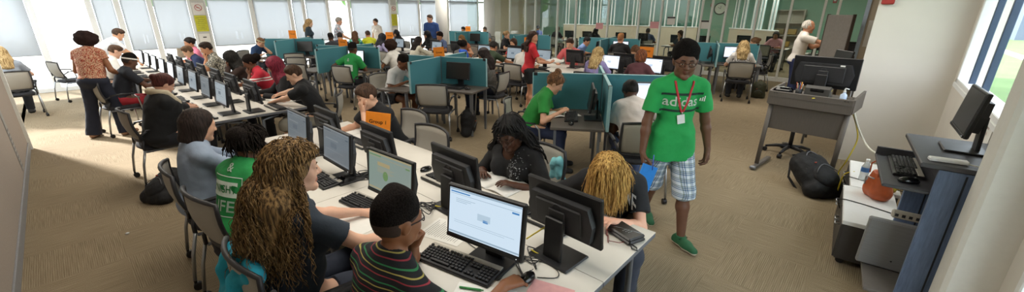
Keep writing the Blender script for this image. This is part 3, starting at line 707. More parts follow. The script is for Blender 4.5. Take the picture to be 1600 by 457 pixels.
# window wall at the back
YW = 15.3
xs = [-2.6, -.17, .85, 1.39, 2.07, 2.99, 3.33, 4.59, 5.79, 6.24, 7.10, 7.94, 9.72, 10.0, 11.17, 12.83, 14.77, 15.5]
for i in range(len(xs)-1):
    x0, x1 = xs[i], xs[i+1]; xc, wd_ = (x0+x1)/2, x1-x0
    if wd_ < .40 and i in (5, 12):
        sbox('wall_pier', (xc, YW+.02, 1.5), (wd_, .24, 3.0), mat('pier_paint', 'c9c9c6', .7, var=.03)); continue
    f = MB(); f.box((x0+.03, YW, 1.5), (.06, .12, 3.0)); f.box((x1-.03, YW, 1.5), (.06, .12, 3.0))
    for z in (.05, 2.36, 2.95): f.box((xc, YW, z), (wd_, .10, .09 if z > .1 else .10))
    fo = struct(f.build('window_%d' % (i+1), M['mull']))
    p = MB(); p.box((xc, YW+.01, 1.5), (wd_-.11, .012, 2.86)); p.build('pane', M['glass'], fo)
    if i not in (1, 10, 16):
        q = MB(); q.sheet([[(x0+.07+(wd_-.14)*u, YW-.075-.006*math.sin(u*7+z*3), z) for u in np.linspace(0, 1, 9)] for z in (2.93, 2.2, 1.5, .93)], .002)
        so = q.build('roller_shade', M['shade'])
        h_ = MB(); h_.box((xc, YW-.08, .92), (wd_-.13, .022, .03), None, .004); h_.build('hem_bar', mat('hem_grey', 'a9adb0', .5), so)
        w_ = ['leftmost wide', 'x', 'narrow', 'narrow', 'medium', 'x', 'wide', 'wide', 'narrow', 'medium', 'x', 'wide', 'x', 'medium', 'wide', 'wide', 'x'][i]
        near = ['above the far left corner chair', '', 'just right of the uncovered bright pane', 'second right of the uncovered bright pane', 'left of the first pier with the yellow poster', '', 'right of the first pier with the yellow poster',
                'second right of the first pier', 'above the left cubicle cluster, narrowest there', 'behind the two standing adults', '', 'behind the standing woman in glasses', '', 'right of the second poster pier', 'behind the standing man in the blue shirt', 'left of the glass end door', ''][i]
        tag(so, '%s pale grey roller shade pulled down %s' % (w_, near), 'window shade', 'roller shades on the window wall')
sbox('wall_window_side', (17.75, YW+.02, 1.5), (4.6, .2, 3.0), M['wallb'])
# round columns
for n_, (cx_, cy_, r_) in enumerate([(9.75, 11.95, .21), (13.45, 13.15, .25)]):
    c_ = MB(); c_.cyl((cx_, cy_, 0), (cx_, cy_, 3.0), r_, n=32); struct(c_.build('column', mat('column_paint', 'e2e2de', .6, var=.02)))
# glass partition on the right, classroom behind
XP = 14.0
ys = [.95, 1.25, 1.99, 2.80, 3.63, 4.03, 4.32, 4.76, 5.6, 6.38, 7.57, 8.96, 9.83, 10.96, 11.5, 12.4, 13.6, 15.2]
for i in range(len(ys)-1):
    y0, y1 = ys[i], ys[i+1]; f = MB()
    f.box((XP, y0, 1.5), (.09, .055, 3.0)); f.box((XP, (y0+y1)/2, .06), (.08, y1-y0, .12)); f.box((XP, (y0+y1)/2, 2.93), (.08, y1-y0, .14))
    if i in (3,): f.box((XP, (y0+y1)/2, 1.0), (.06, y1-y0, .06))
    fo = struct(f.build('window_%d' % (i+30), M['alu'])); p = MB(); p.box((XP+.005, (y0+y1)/2, 1.5), (.01, y1-y0-.05, 2.74)); p.build('pane', M['inglass'], fo)
sbox('wall_classroom_back', (20.0, 7.1, 1.5), (.2, 16.6, 3.0), M['wallg']); sbox('wall_classroom_end', (17, -.9, 1.5), (6.2, .2, 3.0), M['wallg'])
# low beige wall inside the classroom with slim white uprights and glass above
def low_wall(n0, x0, y0, x1, y1, zt, step):
    d = np.array([x1-x0, y1-y0]); Ln = math.hypot(*d); a = math.atan2(d[1], d[0]); c = ((x0+x1)/2, (y0+y1)/2)
    b = MB(); b.box((*c, zt/2), (Ln, .14, zt), a); struct(b.build('wall_low', M['wallb']))
    b = MB(); b.box((*c, zt+.02), (Ln+.02, .2, .04), a, .005); k = 0; t = .1
    while t < Ln:
        for o in (0, .16): b.box((x0+d[0]*min(1, (t+o)/Ln), y0+d[1]*min(1, (t+o)/Ln), (3+zt)/2), (.045, .06, 3-zt), a)
        t += step*(1+.35*math.sin(k*2.3)); k += 1
    fo = struct(b.build('window_%d' % n0, M['mull'])); p = MB(); p.box((*c, (3+zt)/2), (Ln, .01, 3-zt-.06), a); p.build('pane', glass('blue_tint_glass', (.84, .94, .95), .05), fo)
low_wall(50, 18.6, 12.6, 18.9, 5.9, 1.27, .62); low_wall(51, 18.9, 4.6, 17.2, 2.75, 1.27, .5)
# south side: blank wall facing the room, window wall, pier
sbox('wall_south_blank', (7.1, -.35, 1.5), (.2, .90, 3.0), M['wallp'])
sbox('wall_south_return', (8.75, -.27, 1.5), (.2, .96, 3.0), M['wallb'])
sbox('wall_south_corridor', (11.3, -.70, 1.5), (8.4, .2, 3.0), M['wallb'])
b = MB(); b.box((8.64, .235, 1.5), (.06, .05, 3.0)); struct(b.build('trim_3', mat('pale_blue_trim', 'b9cbe0', .4)))
YS = -.75
b = MB(); b.box((5.5, YS-.1, .59), (3.0, .2, 1.18)); b.box((6.90, YS-.1, 2.09), (.20, .2, 1.82)); b.box((5.0, YS-.1, 2.95), (4.1, .2, .1)); b.box((3.42, YS-.1, 1.5), (1.17, .2, 3.0)); struct(b.build('wall_south_window', M['wallp']))
def side_window(n, x0, x1, z0, z1, bars, col):
    f = MB(); w = .05
    for x in (x0+.03, x1-.03): f.box((x, YS-.05, (z0+z1)/2), (.06, .12, z1-z0), None, .006)
    for z in (z0+.03, z1-.03): f.box(((x0+x1)/2, YS-.05, z), (x1-x0, .12, .06), None, .006)
    f.box(((x0+x1)/2, YS+.006, z0-.01), (x1-x0+.04, .03, .05), None, .006)
    fo = struct(f.build('window_%d' % n, M['white']))
    g = MB()
    for x in bars: g.box((x, YS-.06, (z0+z1)/2), (.05, .05, z1-z0-.08), None, .004)
    if bars: g.build('mullion', mat('navy_mullion', '3b4a63', .35, metal=.3), fo)
    g = MB(); g.box(((x0+x1)/2, YS-.065, (z0+z1)/2), (x1-x0-.08, .01, z1-z0-.08)); g.build('pane', M['glass'], fo)
side_window(60, 4.0, 6.80, 1.18, 2.88, (6.35, 5.62), 0)
b = MB(); b.box((3.18, -.675, 1.5), (.26, .23, 3.0), None, .02); struct(b.build('wall_south_pier', mat('pier_white', 'dcdad4', .7, var=.02)))
side_window(61, 1.2, 2.84, .10, 2.9, (2.30,), 0)
b = MB(); b.box((.3, YS-.1, 1.5), (1.8, .2, 3.0)); struct(b.build('wall_south_near', M['wallp']))
sbox('wall_behind', (-.7, -.5, 1.5), (.2, .9, 3.0), M['wallp'])
# ---------------- outside
def outside():
    b = MB(); b.box((20, -41, -.42), (220, 80, .3)); struct(b.build('lawn', mat('grass_ground', '5f7a45', .95, var=.15, scale=.8)))
    b = MB(); b.box((20, 49.2, -.42), (220, 100, .3)); struct(b.build('ground_plaza', mat('plaza_concrete', 'cfccc4', .95, var=.06, scale=.8)))
    b = MB(); b.box((6, 26, -.262), (90, 5, .02)); b.box((40, -5.5, -.262), (90, .5, .02)); struct(b.build('path', mat('concrete', 'b9b4aa', .9, var=.05)))
    b = MB(); b.box((58, -12.5, 2.7), (12, 9, 6.2)); b.box((58, -12.5, 5.95), (13, 10, .4)); root = b.build('neighbour_building', mat('grey_building', '5a6678', .8)); tag(root, 'grey flat-roofed building across the lawn outside the right window', 'building')
    w = MB()
    for i in range(6): w.box((51.95, -15.8+i*1.35, 3.0), (.1, .9, 1.8))
    w.build('window', mat('building_window', '4b5668', .2), root)
outside()
def tree(x, y, hgt, label, seed):
    rng = np.random.default_rng(seed); t = thing('tree', (x, y, -.27), 0, label, 'tree', 'trees outside the window wall')
    b = MB(); b.tube([(0, 0, 0), (.08, .05, hgt*.3), (0, .1, hgt*.6)], [.2, .14, .08], 8)
    for k in range(6): a = k*1.05; b.tube([(0, .05, hgt*(.3+.04*k)), (math.cos(a)*1.0, math.sin(a)*1.0, hgt*(.5+.05*k))], [.07, .03], 6)
    b.build('trunk', mat('bark', '6a5a48', .9, var=.2), t)
    P = [ell(rng.normal(size=3)*np.array([.9, .9, .7])+np.array([0, 0, hgt*.68]), np.array([1, 1, .8])*rng.uniform(.5, .95), None, .3) for _ in range(26)]
    sdf_mesh('foliage', P, .13, mat('leaves', '5f8a45', .9, var=.35, scale=6, bump=.6, bscale=20, bdist=.1), t, 0, (), None, .08, seed)
for i, (x, y, h_, lb) in enumerate([(-3, 24, 5.2, 'leafy tree outside behind the leftmost roller shade'), (4.2, 25.5, 5.8, 'leafy tree outside behind the shade right of the first poster pier'), (9.5, 31, 6.2, 'leafy tree outside beyond the standing woman in glasses'), (17.5, 27, 5.5, 'leafy tree outside behind the shades near the glass end door')]): tree(x, y, h_, lb, i)
# ---------------- signs on piers and walls
for k, xc in enumerate((3.16, 9.86)):
    w_ = .30 if k == 0 else .26; t = ['left', 'right'][k]
    b = MB(); b.box((xc, YW-.112, 2.02), (w_, .004, .34)); s_ = tag(b.build('prohibition_sign', M['paper']), 'white sign with red barred circle, above the yellow poster on the %s pier' % t, 'sign')
    r = MB(); R_ = rotx(PI/2); r.tube([(xc+.085*math.cos(a), YW-.118, 2.05+.085*math.sin(a)) for a in np.linspace(0, 2*PI, 25)], .008, 6, cap=False); r.tube([(xc-.06, YW-.118, 2.11), (xc+.06, YW-.118, 1.99)], .007, 6)
    r.box((xc-.01, YW-.116, 2.05), (.08, .004, .02)); r.build('red_symbol', mat('sign_red', 'b5574f', .6), s_)
    b = MB(); b.box((xc, YW-.112, 1.60), (w_, .004, .46)); s_ = tag(b.build('yellow_poster', mat('poster_yellow', 'c9c63a', .7, var=.12, scale=25)), 'yellow printed poster on the %s pier of the window wall' % t, 'poster')
    r = MB()
    for j in range(7): r.box((xc+(.01 if j % 2 else -.01), YW-.1155, 1.77-.055*j), (w_*.75-.04*(j % 3), .002, .012))
    r.build('print', mat('poster_ink', '8f9440', .7), s_)
    b = MB(); b.box((xc, YW-.112, 1.18), (w_*.9, .004, .25)); s_ = tag(b.build('notice_sheet', M['paper']), 'small white notice below the yellow poster on the %s pier' % t, 'notice')
    r = MB(); r.box((xc, YW-.1155, 1.2), (.09, .002, .03)); r.build('print', M['ink'], s_)
# ================================================================ furniture prototypes
def make_table(W=.61, Ln=1.83, top='laminate', edge='edge', name='training_table'):
    t = thing(name, label='x', cat='table')
    b = MB(); b.box((0, 0, .7385), (W-.004, Ln-.004, .003)); b.box((0, 0, .722), (W-.003, Ln-.003, .030), None, .004, 1); b.build('tabletop', [M[top], M[edge]], t)
    b = MB(); b.box((0, 0, .690), (.06, Ln-.25, .035), None, .005); b.build('rail', M['leg'], t)
    for sy in (-1, 1):
        for sx in (-1, 1):
            b = MB(); y = sy*(Ln/2-.10); b.tube([(sx*.03, y, .685), (sx*(W/2-.09), y, .64), (sx*(W/2-.065), y, .10)], [.022, .020, .018], 10); l = b.build('leg', M['leg'], t)
            c = MB(); c.cyl((sx*(W/2-.065), y, .11), (sx*(W/2-.065), y, .055), .011, n=8); c.cyl((sx*(W/2-.065)-.022, y, .032), (sx*(W/2-.065)+.022, y, .032), .032, n=14); c.build('caster', M['dark'], l)
    return learn(t)
def make_chair():
    t = thing('mesh_back_chair', label='x', cat='chair')
    b = MB(); G = []
    for v in np.linspace(0, 1, 7):
        z = .53+.35*v; w = .225+.02*math.sin(v*PI*.8); G.append([(u*w, -.205-.075*v+.045*u*u*1.1-.03*math.sin(v*PI), z+.018*(1-u*u)*(v > .9)) for u in np.linspace(-1, 1, 9)])
    b.sheet(G, .006); b.build('mesh_backrest', M['mesh'], t)
    b = MB(); ring = G[0]+[r[-1] for r in G[1:-1]]+G[-1][::-1]+[r[0] for r in G[1:-1]][::-1]; ring = ring+[ring[0]]
    b.tube(ring, .0135, 8, cap=False); b.tube([(u*.21, -.205+.05*u*u, .55) for u in np.linspace(-1, 1, 7)], .018, 8)
    for q in (-1, 1): b.tube([(q*.225, -.165, .56), (q*.245, -.19, .50), (q*.25, -.19, .43)], .014, 8)
    b.build('back_frame', M['char'], t)
    P = [ell((0, .02, .445), np.array([.235, .24, .040]), None, .02), cone((-.17, -.15, .445), (.17, -.15, .445), .03, .03, .04), cone((-.17, .18, .445), (.17, .18, .445), .028, .028, .04), cone((-.19, -.12, .445), (-.19, .16, .445), .03, .03, .04), cone((.19, -.12, .445), (.19, .16, .445), .03, .03, .04)]
    sdf_mesh('seat', P, .014, M['seat'], t)
    b = MB(); b.tube([(-.25, -.18, .42), (-.25, .19, .42)], .012, 8); b.tube([(.25, -.18, .42), (.25, .19, .42)], .012, 8); b.tube([(-.25, .10, .415), (.25, .10, .415)], .011, 8); b.tube([(-.25, -.12, .415), (.25, -.12, .415)], .011, 8); b.build('seat_frame', M['leg'], t)
    for q in (-1, 1):
        for f in (0, 1):
            b = MB()
            if f: pts = [(q*.255, -.19, .44), (q*.265, -.235, .28), (q*.272, -.265, .08)]
            else: pts = [(q*.285, .14, .655), (q*.285, .19, .60), (q*.275, .225, .30), (q*.275, .235, .08)]
            b.tube(pts, .0125, 8); l = b.build('leg', M['chrome'], t)
            x, y = pts[-1][0], pts[-1][1]; c = MB(); c.cyl((x, y, .09), (x, y, .05), .010, n=8); c.cyl((x-.020, y+.012, .030), (x+.020, y+.012, .030), .030, n=14); c.build('caster', M['dark'], l)
        b = MB(); b.tube([(q*.285, -.14, .672), (q*.287, 0, .682), (q*.285, .15, .668)], [.020, .024, .020], 8, flat=.5); b.tube([(q*.285, -.12, .668), (q*.268, -.20, .62), (q*.245, -.20, .56)], .012, 8); b.build('armrest', M['char'], t)
    return learn(t)
def screen_mat(key, base, st, seed=0):
    m, N, L, b = nodes_of('screen_'+key); b.inputs['Base Color'].default_value = (.01, .01, .012, 1); b.inputs['Roughness'].default_value = .25
    b.inputs['Emission Color'].default_value = lin(base)+(1,); b.inputs['Emission Strength'].default_value = st; MATS['screen_'+key] = m; return m
SCR = dict(page=[('cfe2f2', 1.0), ('4d8fcf', .8), ('9fb6c8', .9), ('b9cfe0', .95)], pie=[('9fb0a8', .62), ('7fa36a', .6), ('c4b48a', .62), ('8294a6', .6)], grey=[('8a969e', .5), ('6d7a86', .45), ('a2abb0', .5), ('7b8792', .5)],
           bright=[('e8eef6', 1.25), ('8fb0e0', 1.0), ('b9c6d8', 1.1), ('c8d8ea', 1.1)], pale=[('b3c2cc', .62), ('93a2ac', .5), ('a1aeb6', .55), ('8396a6', .5)])
SM = {k: [screen_mat(k+str(i), c, s) for i, (c, s) in enumerate(v)] for k, v in SCR.items()}
SM['off'] = [mat('screen_off', '26221f', .3, var=.06)]*4
def make_monitor(kind, W=.455, Hh=.285, name='desktop_monitor', tilt=.12, stand=True, dz=0.):
    """screen faces local +Y, base on z=0"""
    t = thing(name, label='x', cat='monitor'); zc = .235+Hh/2-.12+dz; R = rotx(tilt)
    def X(b): b.X = (R, np.array([0, 0, zc])); return b
    b = X(MB()); b.box((0, 0, 0), (W, .026, Hh), None, .006); b.box((0, .0145, -Hh/2+.012), (W-.01, .005, .018), None, .001)
    c = b.build('bezel', M['dark'], t)
    b = X(MB()); b.prism([(-W*.38, Hh*.30), (-W*.44, -Hh*.02), (-W*.40, -Hh*.36), (W*.40, -Hh*.36), (W*.44, -Hh*.02), (W*.38, Hh*.30)], .012, .048, 0, np.array([[1., 0, 0], [0, 0, -1], [0, 1, 0]]))
    b.box((0, -.050, -.01), (W*.62, .014, Hh*.50), None, .006); b.box((0, -.060, -.03), (.10, .012, .12), None, .004)
    r = [(.027*math.cos(a), -.058, .035+.027*math.sin(a)) for a in np.linspace(0, 2*PI, 17)]; b.tube(r, .0022, 4, cap=False)
    b.build('back_housing', M['char'], t)
    b = X(MB()); sw, sh = W-.034, Hh-.044; z0 = .006; b.box((0, .0136, z0), (sw, .002, sh), None, 0, 0)
    if kind != 'off':
        y = .0150; T = z0+sh/2; Lf = -sw/2                       # mirrored in x: local +x is the viewer's left
        def rc(u0, v0, u1, v1, mi): b.box((-( Lf+(u0+u1)/2*sw), y, T-(v0+v1)/2*sh), ((u1-u0)*sw, .0012, (v1-v0)*sh), None, 0, mi)
        rc(.0, .0, 1, .035, 2); rc(.02, .06, .30, .085, 1); rc(.02, .11, .98, .118, 2); rc(.88, .14, .97, .175, 1); rc(.0, .94, 1, .975, 2)
        if kind == 'pie':
            rc(.22, .22, .52, .32, 2)
            cc = np.array([-(Lf+.42*sw), y, T-.55*sh]); P_ = [cc+np.array([.026*math.cos(a), .001, .030*math.sin(a)]) for a in np.linspace(0, 2*PI, 25)]; b.add([cc]+P_, [(0, i+1, i+2) if 1 else 0 for i in range(24)][::1], False, 1)
            for q in range(5): rc(.22, .36+.03*q, .62-.05*(q % 3), .365+.03*q, 2)
        elif kind in ('page', 'bright'):
            for q in range(3): rc(.10, .20+.035*q, .38-.06*q, .208+.035*q, 2)
            rc(.42, .40, .60, .54, 3); rc(.50, .50, .57, .56, 1); rc(.08, .68, .93, .685, 2); rc(.08, .72, .80, .725, 2)
        else:
            rc(.10, .30, .60, .34, 2); rc(.30, .42, .52, .58, 3); rc(.1, .66, .8, .67, 2)
    b.build('screen', SM[kind], t)
    b = X(MB()); b.ell((-W*.44, .0175, -Hh/2+.012), (.003, .002, .003), None, 8, 4); b.build('power_light', mat('power_light', 'cfd6dc', .4, emit='cfd6dc', estr=.8), t)
    if stand:
        b = MB(); b.box((0, -.03, .007), (.25, .20, .014), None, .006); b.build('base', M['dark'], t)
        b = MB(); b.box((0, -.078, (zc-.03)/2+.01), (.115, .020, zc-.03), rotx(-.05), .006); b.build('neck', M['dark'], t)
    return learn(t)
def make_keyboard(silver=True, name='keyboard'):
    t = thing(name, label='x', cat='keyboard')
    b = MB(); b.box((0, 0, .011), (.445, .155, .020), rotx(.05), .005); b.box((0, .058, .0245), (.440, .030, .006), rotx(.05), .002, 1); b.build('case', [M['dark'], mat('keyboard_silver', 'b3aea4', .4, metal=.3) if silver else M['char']], t)
    k = MB()
    def key(x, y, w=.0165, d=.0155): k.box((x, y, .0270+.05*y), (w, d, .008), rotx(.05), .0022)
    for r in range(5):
        y = .026-.0192*r; n = 14 if r < 4 else 0; off = (0, .005, .008, .012, 0)[r]
        for c in range(n): key(-.208+off*.6+.0192*c, y)
        if r == 4:
            for x in (-.207, -.184, -.160, .0, .024, .048): key(x, y, .020)
            key(-.08, y, .115)
    for gx in (-.208, -.168, -.148, -.128, -.108, -.078, -.058, -.038, -.018, .012, .032, .052): key(gx, .047, .016, .012)
    for r in range(5):
        y = .026-.0192*r
        for c in range(3):
            if r in (0, 1): key(.078+.0192*c, y)
            if r == 4 or (r == 3 and c == 1): key(.078+.0192*c, y)
        for c in range(4): key(.146+.0192*c, y)
    k.build('keys', mat('key_plastic', '1f1f22', .5, var=.1), t)
    return learn(t)
def make_mouse():
    t = thing('computer_mouse', label='x', cat='mouse')
    sdf_mesh('shell', [ell((0, 0, .012), np.array([.030, .055, .026]), None, .01)], .004, M['darkg'], t, 0, [half((0, 0, .001), (0, 0, -1))])
    b = MB(); b.cyl((-.004, .028, .034), (.004, .028, .034), .007, n=10); b.box((0, .03, .0345), (.0015, .045, .004)); b.build('scroll_wheel', M['char'], t); return learn(t)
TABLE = make_table(); CHAIR = make_chair(); MON = {k: make_monitor(k) for k in ('page', 'pie', 'grey', 'bright', 'pale', 'off')}
KB = make_keyboard(); KBD = make_keyboard(False); MOUSE = make_mouse()
def chair(x, y, yaw, label, group='mesh-backed rolling chairs'): return dup(CHAIR, (x, y, 0), yaw-PI/2, label, 'chair', group)
def monitor(x, y, face, kind, label, z=.74, group='desktop monitors on the tables'): return dup(MON[kind], (x, y, z), face-PI/2, label, 'monitor', group)
def keyboard(x, y, face, label, z=.74, k=None, group='keyboards on the tables'): return dup(k or KB, (x, y, z), face+PI/2, label, 'keyboard', group)   # face = direction of the monitor's screen
def mouse(x, y, rz, label, z=.74): return dup(MOUSE, (x, y, z), rz, label, 'mouse', 'computer mice on the tables')
def cable(pts, r, label, col='dark', name='cable', cat='cable', group=None):
    P = [np.array(p, float) for p in pts]; out = []
    for i in range(len(P)-1):
        p0, p1, p2, p3 = P[max(i-1, 0)], P[i], P[i+1], P[min(i+2, len(P)-1)]
        for t in np.linspace(0, 1, 7)[:-1]: out.append(.5*((2*p1)+(-p0+p2)*t+(2*p0-5*p1+4*p2-p3)*t*t+(-p0+3*p1-3*p2+p3)*t**3))
    out.append(P[-1]); b = MB(); b.tube(out, r, 6); return tag(b.build(name, M.get(col) or MATS[col], None), label, cat, group)
mat('yellow_cable', 'd8c23a', .5); mat('white_cable', 'd9d6c8', .5)

# ---------------- the long double rows of white tables
def rows(xs_, ys_, lab):
    for i, y in enumerate(ys_):
        for j, x in enumerate(xs_): dup(TABLE, (x, y, 0), 0, 'white-topped folding table, %s' % lab[i][j], 'table', 'white training tables pushed into double rows')
rows((1.183, 1.793), (1.632, 3.462), [['nearest of the left row, under the striped-shirt man\'s keyboard', 'nearest of the left row, under the pink-red reading glasses and black wallet'], ['second in the left row, before the woman in grey-blue and dark bob', 'second in the left row, before the boy hiding his face']])
rows((1.183, 1.793), (6.405, 8.235, 10.065, 11.895), [['beside the woman in the cream scarf', 'beside the boy in black with forearms on it'], ['beside the person in the white headband', 'beside the person in the dark brown hood'], ['in front of the boy in the white tee', 'in front of the bearded man in the patterned shirt'], ['farthest west one by the windows', 'farthest one by the windows, east half']])
rows((7.25, 7.86), (3.55, 5.38, 7.21), [['before the long-braided woman in lavender', 'right far half behind the lavender shirt woman'], ['before the man\'s white back by the red-shirt woman', 'before the boy in the salmon pink polo'], ['before the man in the dark green tee', 'before the child in red']])
rows((7.25, 7.86), (9.75, 11.58), [['before the dark-haired girl in the cream cardigan', 'before the long-haired girl leaning on her arms'], ['before the lavender hooded person', 'before the person in the long black headscarf']])

# ---------------- cubicle pinwheels: four fabric dividers and desks between them
CUB = {}
SHORT = ['beside the girl in green', 'behind the black backpack', 'behind the boy in green', 'by the windows', 'before the pale column', 'behind the woman in red', 'around the man in black', 'by the lettered-tee blonde']
def cubicle(cx_, cy_, a0, where, arms=(0, 1, 2, 3), desks=(0, 1, 2, 3), ln=.90, desc=None):
    CUB[where] = (cx_, cy_, a0); r = math.radians
    t = thing('cubicle_divider', (cx_, cy_, 0), 0, 'teal fabric cross-shaped cubicle divider %s' % where, 'divider', 'teal cubicle dividers')
    for k in arms:
        a = r(a0+90*k); d = np.array([math.cos(a), math.sin(a)])
        b = MB(); c = d*(ln/2+.012); b.box((c[0], c[1], .945), (ln-.02, .030, .50), a, .003); b.box((c[0], c[1], 1.198), (ln-.02, .034, .008), a, .002, 1); e = d*(ln+.002); b.box((e[0], e[1], .95), (.012, .036, .50), a, .003, 1)
        p = b.build('panel', [M['teal'], M['tealt']], t); e = d*(ln-.03); b = MB(); b.box((e[0], e[1], 1.185), (.05, .042, .042), a, .006); b.build('corner_clip', M['dark'], p)
    b = MB(); b.cyl((0, 0, .69), (0, 0, 1.21), .022, n=10); b.build('post', M['edge'], t)
    for k in desks:
        a = r(a0+90*k); d = np.array([math.cos(a), math.sin(a)]); n = np.array([math.cos(a-PI/2), math.sin(a-PI/2)])
        c = d*(.492)+n*.325; q = thing('cubicle_desk', (cx_+c[0], cy_+c[1], 0), a, '', 'desk')
        rel = (math.degrees(math.atan2(c[1], c[0]))-42.3+360+45) % 360
        tag(q, 'dark wood cubicle desk in the %s quarter of the divider %s' % (['far', 'left', 'near', 'right'][int(rel//90)], SHORT[len(CUB)-1]), 'desk', 'dark desks in the cubicles')
        b = MB(); b.box((0, 0, .725), (.93, .585, .03), None, .004); b.build('desktop', M['desk'], q)
        for sx in (-1, 1):
            for sy in (-1, 1): b = MB(); b.prism([(-.028, 0), (.028, 0), (.016, -.70), (-.016, -.70)][::-1], -.014, .014, 0, np.array([[1., 0, 0], [0, 0, 1], [0, 1, 0]]), (sx*.42, sy*.24, .71)); b.build('leg', M['leg'], q)
cubicle(4.61, 2.48, 33, 'nearest the camera, by the girl in the green tee', desc={2: 'under the white paper of the girl in green', 3: 'under the slumped woman in white'})
cubicle(4.52, 5.63, 18, 'with the orange card behind the black backpack', desc={3: 'empty seat with the dark screen', 2: 'under the arms of the young man in white'})
cubicle(4.49, 8.95, 20, 'behind the boy in green at his screen', desc={3: 'where the boy in green works'})
cubicle(4.70, 12.48, 38, 'by the window, left of the standing adults', desc={2: 'where the person in the blue tee leans'})
cubicle(11.0, 11.9, 14, 'in front of the pale column', desc={})
cubicle(10.87, 8.9, 14, 'left of the red-shirt woman\'s head', desc={})
cubicle(11.07, 5.91, 14, 'around the boy in light blue and the man in black')
cubicle(11.2, 2.97, 17, 'with the blonde woman in the lettered shirt')
def cub_pt(w, k, al, out): cx_, cy_, a0 = CUB[w]; a = math.radians(a0+90*k); return cx_+math.cos(a)*al+math.cos(a-PI/2)*out, cy_+math.sin(a)*al+math.sin(a-PI/2)*out, a-PI/2
cw = list(CUB)

# ---------------- orange group cards
def card(x, y, z, face, w, hh, txt, label, pole=0., tilt=0.):
    t = thing('group_card', (x, y, z), face-PI/2, label, 'sign', 'orange group cards'); Rt = roty(tilt)
    b = MB(); b.X = (Rt, np.zeros(3)); b.box((0, 0, 0), (w, .004, hh), None, .001); b.build('card', M['orange'], t)
    V, F = text_mesh(txt, w*.21); F_ = [f for f in F]; A = np.array([[-1., 0, 0], [0, 0, 1], [0, 1, 0]])
    b = MB(); b.add([Rt.dot(A.dot(v)+np.array([0, .0035, hh*.12])) for v in V], F_); b.add([Rt.dot(A.dot(v)+np.array([0, .0035, hh*.12])) for v in V], [f[::-1] for f in F_]); b.build('lettering', M['ink'], t)
    if pole: b = MB(); b.cyl((w*.15, -.012, -pole-hh*.2), (w*.15, -.012, hh*.2), .006, n=8); b.cyl((w*.15, -.012, -pole-hh*.2), (w*.15, -.012, -pole-hh*.2+.008), .04, n=12); b.build('stand', M['leg'], t)
    return t
card(1.66, 2.93, 1.06, math.radians(222), .205, .215, 'Group 1', 'large orange Group 1 card on a thin stand, before the boy hiding his face', .277, -.12)
card(4.52, 5.66, 1.24, math.radians(222), .19, .24, 'Group', 'orange card clipped atop the teal divider above the empty desk', 0, .08)
card(4.44, 9.0, 1.27, math.radians(222), .20, .16, 'Group', 'orange card atop the teal divider behind the boy in green', 0, 0)
card(4.70, 12.5, 1.30, math.radians(222), .22, .26, 'Group', 'orange card atop the teal divider by the window', 0, 0)
card(11.0, 11.92, 1.26, math.radians(222), .20, .26, 'Group', 'small orange card atop the divider in front of the pale column', 0, 0)
card(8.75, 13.9, 1.02, math.radians(230), .30, .34, 'Group', 'orange card standing by the window sill left of the standing man in blue', .95, 0)
card(9.35, 7.55, 1.13, math.radians(222), .25, .20, 'Group', 'orange card on a tall stand left of the red-shirt woman\'s head', 1.09, 0)
card(9.15, 3.91, 1.06, math.radians(222), .33, .23, 'Group', 'wide orange card on a stand right of the maroon-shirt woman', 1.014, -.06)
# ================================================================ stations on the tables
E_, W_ = 0., PI           # heading east (+x) and west (-x)
def station(x, y, face, kind, who, kb=True, ms=True, kdx=.20, jit=0., front=True):
    near = 'the monitor' if not who else who
    monitor(x, y, face, kind, 'black desktop monitor %s' % who)
    s = 1 if face == W_ or abs(face-PI) < .8 else -1
    if kb: keyboard(x-s*kdx, y+jit, face, 'black and silver keyboard %s' % who)
    if ms: mouse(x-s*(kdx+.0), y-s*.30+jit, PI/2+face+PI, 'black mouse %s' % who)
fw = math.radians
monitor(1.205, 1.225, PI+fw(9), 'page', 'black monitor with bright blue-white web page facing the man in the striped shirt')
keyboard(1.115, 1.325, PI+fw(11), 'full-size black and silver keyboard in front of the striped-shirt man')
mouse(1.255, .995, -PI/2+.1, 'black mouse under the striped-shirt man\'s right hand')
monitor(1.20, 2.03, PI+fw(3), 'pie', 'black monitor showing a green pie chart, facing the curly-haired woman')
keyboard(1.14, 2.24, PI+fw(6), 'black and silver keyboard left of the pie chart monitor')
mouse(1.20, 2.78, -PI/2, 'black mouse right of the curly-haired woman\'s head')
monitor(1.24, 2.80, PI-fw(2), 'grey', 'black monitor with grey page, behind the black mouse beside the curly-haired woman')
keyboard(1.13, 2.93, PI, 'black and silver keyboard half hidden behind the curly-haired woman\'s face')
monitor(1.26, 3.56, PI-fw(2), 'grey', 'black monitor with dim page, in front of the person with dark twisted hair')
keyboard(1.10, 3.95, PI+.05, 'black and silver keyboard by the hand of the person with twisted hair')
mouse(1.03, 3.70, -PI/2+.4, 'black mouse by the person with dark twisted hair and green tee')
monitor(1.55, 1.00, .0+fw(-3), 'off', 'black monitor seen from behind, beside the zipped wallet and glasses')
keyboard(1.76, 1.30, 0, 'keyboard half hidden behind the back-turned monitor by the blonde woman')
mouse(1.95, 1.44, PI/2+.2, 'black mouse beside the keyboard behind the back-turned monitor')
monitor(1.54, 1.82, fw(-3), 'off', 'black monitor seen from behind, in front of the braided woman in black')
keyboard(1.72, 2.14, 0, 'keyboard behind the monitor of the braided woman in black')
monitor(1.50, 2.66, fw(-2), 'off', 'black monitor seen from behind, beside the Group 1 card')
mouse(1.78, 2.47, PI/2, 'black mouse beside the monitor by the Group 1 card')
monitor(1.50, 3.50, fw(-2), 'off', 'black monitor seen from behind, before the boy hiding his face')
keyboard(1.76, 3.52, 0, 'keyboard by the elbow of the boy hiding his face')
